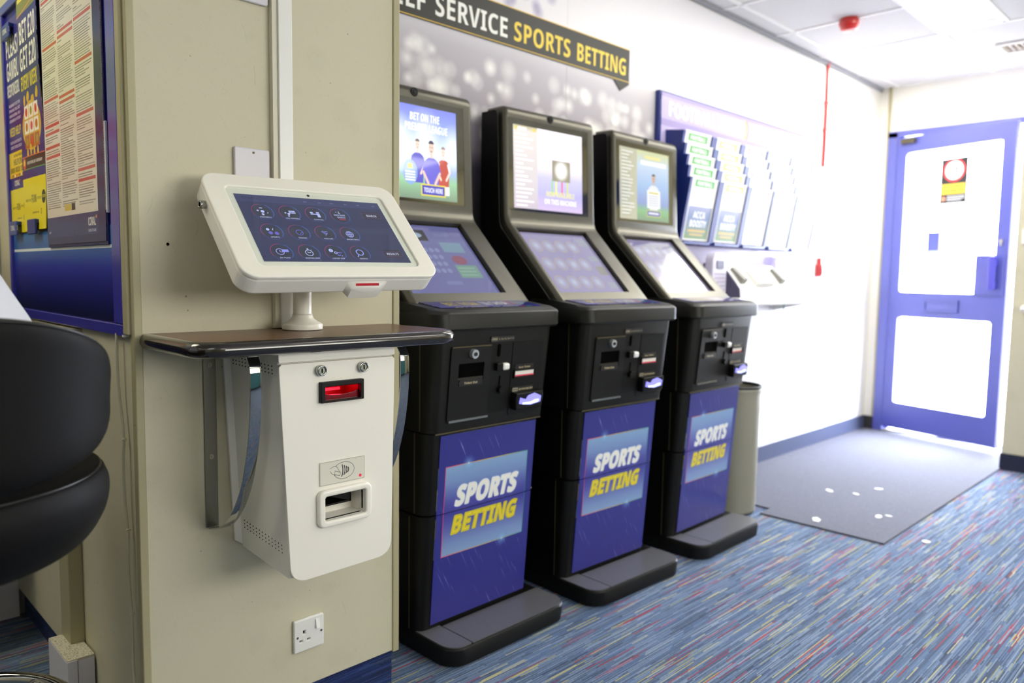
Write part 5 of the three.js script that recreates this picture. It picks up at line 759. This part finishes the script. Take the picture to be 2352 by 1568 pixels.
{ // sitter, facing the wall, almost wholly outside the picture
  function blend(bones, center, size, res, k = 0.05) {
    const mc = new MarchingCubes(res, new THREE.MeshStandardMaterial(), false, false, 200000); mc.isolation = 0;
    const half = size / 2; let q = 0;
    for (let z = 0; z < res; z++) for (let y = 0; y < res; y++) for (let x = 0; x < res; x++) {
      const p = [((x - res / 2) / (res / 2)) * half + center[0], ((y - res / 2) / (res / 2)) * half + center[1], ((z - res / 2) / (res / 2)) * half + center[2]];
      let d = 1e3;
      for (const [a, b, ra, rb] of bones) {
        const ab = [b[0] - a[0], b[1] - a[1], b[2] - a[2]], ap = [p[0] - a[0], p[1] - a[1], p[2] - a[2]], t = Math.min(1, Math.max(0, (ap[0] * ab[0] + ap[1] * ab[1] + ap[2] * ab[2]) / (ab[0] ** 2 + ab[1] ** 2 + ab[2] ** 2 + 1e-9)));
        const dd = Math.hypot(ap[0] - ab[0] * t, ap[1] - ab[1] * t, ap[2] - ab[2] * t) - (ra + (rb - ra) * t);
        const h = Math.max(k - Math.abs(d - dd), 0) / k; d = Math.min(d, dd) - h * h * k / 4;
      }
      mc.field[q++] = -d;
    }
    mc.update();
    const n = mc.count, P = mc.positionArray.slice(0, n * 3), Nn = mc.normalArray.slice(0, n * 3);
    for (let i = 0; i < n * 3; i += 3) for (let c = 0; c < 3; c++) P[i + c] = P[i + c] * half + center[c];
    const g = new THREE.BufferGeometry(); g.setAttribute('position', new THREE.BufferAttribute(P, 3)); g.setAttribute('normal', new THREE.BufferAttribute(Nn, 3)); return boxUV(g);
  }
  const J = { pel: [0.12, 0.93, -1.56], wst: [0.10, 1.08, -1.57], cst: [0.03, 1.30, -1.62], nck: [-0.01, 1.46, -1.66], hd: [-0.02, 1.60, -1.69] };
  const body = [[J.pel, J.wst, 0.12, 0.11], [J.wst, J.cst, 0.11, 0.12], [J.cst, J.nck, 0.1, 0.055], [J.nck, J.hd, 0.055, 0.085], [[-0.02, 1.66, -1.69], [-0.02, 1.58, -1.71], 0.092, 0.07]];
  for (const sd of [-1, 1]) { const sh = [J.cst[0] + sd * 0.18, 1.37, -1.62], el = [sh[0] + sd * 0.0, 1.15, -1.76], ha = [sh[0] - sd * 0.06, 1.12, -2.0]; body.push([J.cst, sh, 0.09, 0.06], [sh, el, 0.052, 0.042], [el, ha, 0.042, 0.03]); const hip = [J.pel[0] + sd * 0.1, 0.93, -1.58], kn = [hip[0] + sd * 0.04, 0.92, -2.0], an = [kn[0], 0.50, -1.93]; body.push([J.pel, hip, 0.11, 0.095], [hip, kn, 0.09, 0.062], [kn, an, 0.06, 0.042], [an, [an[0], 0.455, -2.06], 0.042, 0.03]); for (let f = -2; f <= 2; f++) body.push([ha, [ha[0] + f * 0.016, ha[1] - 0.01, ha[2] - 0.09 + Math.abs(f) * 0.012], 0.022, 0.008]); }
  const p = tag(obj('person', blend(body, [0.05, 1.1, -1.8], 1.5, 84, 0.04), std(0xb98d74, 0.6)), 'person in a white shirt sitting on the black stool facing away', 'person');
  const shirt = [[[0.125, 0.965, -1.56], [0.115, 1.08, -1.57], 0.165, 0.155], [J.wst, J.cst, 0.15, 0.15], [J.cst, [-0.01, 1.42, -1.65], 0.13, 0.075]];
  for (const sd of [-1, 1]) { const sh = [J.cst[0] + sd * 0.18, 1.37, -1.62], el = [sh[0], 1.15, -1.76]; shirt.push([J.cst, sh, 0.11, 0.078], [sh, el, 0.07, 0.062], [el, [el[0] - sd * 0.05, 1.125, -1.94], 0.062, 0.05]); }
  shirt.push([[0.10, 0.97, -1.52], [0.22, 1.02, -1.53], 0.10, 0.115], [[0.22, 1.02, -1.53], [0.185, 1.12, -1.55], 0.12, 0.115]);
  obj('shirt', blend(shirt, [0.05, 1.2, -1.7], 0.9, 72, 0.05), std(0xd9dce6, 0.8), p);
  const trousers = []; for (const sd of [-1, 1]) { const hip = [J.pel[0] + sd * 0.1, 0.935, -1.58], kn = [hip[0] + sd * 0.04, 0.925, -2.0], an = [kn[0], 0.54, -1.935]; trousers.push([J.pel, hip, 0.118, 0.108], [hip, kn, 0.102, 0.076], [kn, an, 0.076, 0.06]); }
  obj('trousers', blend(trousers, [0.1, 0.85, -1.8], 0.9, 56, 0.04), std(0x22242c, 0.8), p);
  obj('hair', T(new THREE.SphereGeometry(0.104, 24, 16, 0, Math.PI * 2, 0, 1.75).scale(0.95, 1.05, 1.08).rotateX(0.35), -0.02, 1.665, -1.675), std(0x2a211b, 0.8), p);
}
{
  const o = thing('added_dark_cabinet', 'dark cabinet added on the bay wall to darken the poster reflections', 'machine', [-0.05, 0, -2.8]);  // dark box added here so the posters mirror a dark bay
  obj('casing', loft([{ y: 0.22, x0: -0.5, x1: 0.5, z0: -0.155, z1: 0.14, r: 0.03 }, { y: 1.1, x0: -0.5, x1: 0.55, z0: -0.155, z1: 0.14, r: 0.03 }, { y: 1.22, x0: -0.5, x1: 0.5, z0: -0.155, z1: 0.06, r: 0.03 }]), M.black, o);
  obj('front_panel', plate(rounded(-0.46, 0.46, 0.3, 1.0, 0.02), 0.008, 0.002).translate(0, 0, 0.138), std(0x1c2050, 0.3), o);
}
// ---- across the room: only seen as reflections in chrome and black glass
{
  const o = thing('service_counter', 'teal fronted counter with brown top under the windows across the room', 'counter', [2.6, 0, 2.86]);
  obj('front', boxUV(span(-1.6, 1.6, 0.1, 0.98, -0.02, 0.13)), M.teal, o); obj('top', span(-1.65, 1.65, 0.98, 1.12, -0.06, 0.135, 0.006), M.brown, o); obj('plinth', span(-1.58, 1.58, 0, 0.1, 0.0, 0.13), M.black_matte, o);
}
scene.traverse((o) => { if (o.isMesh) { o.castShadow = true; o.receiveShadow = true; } });
renderer.render(scene, camera);
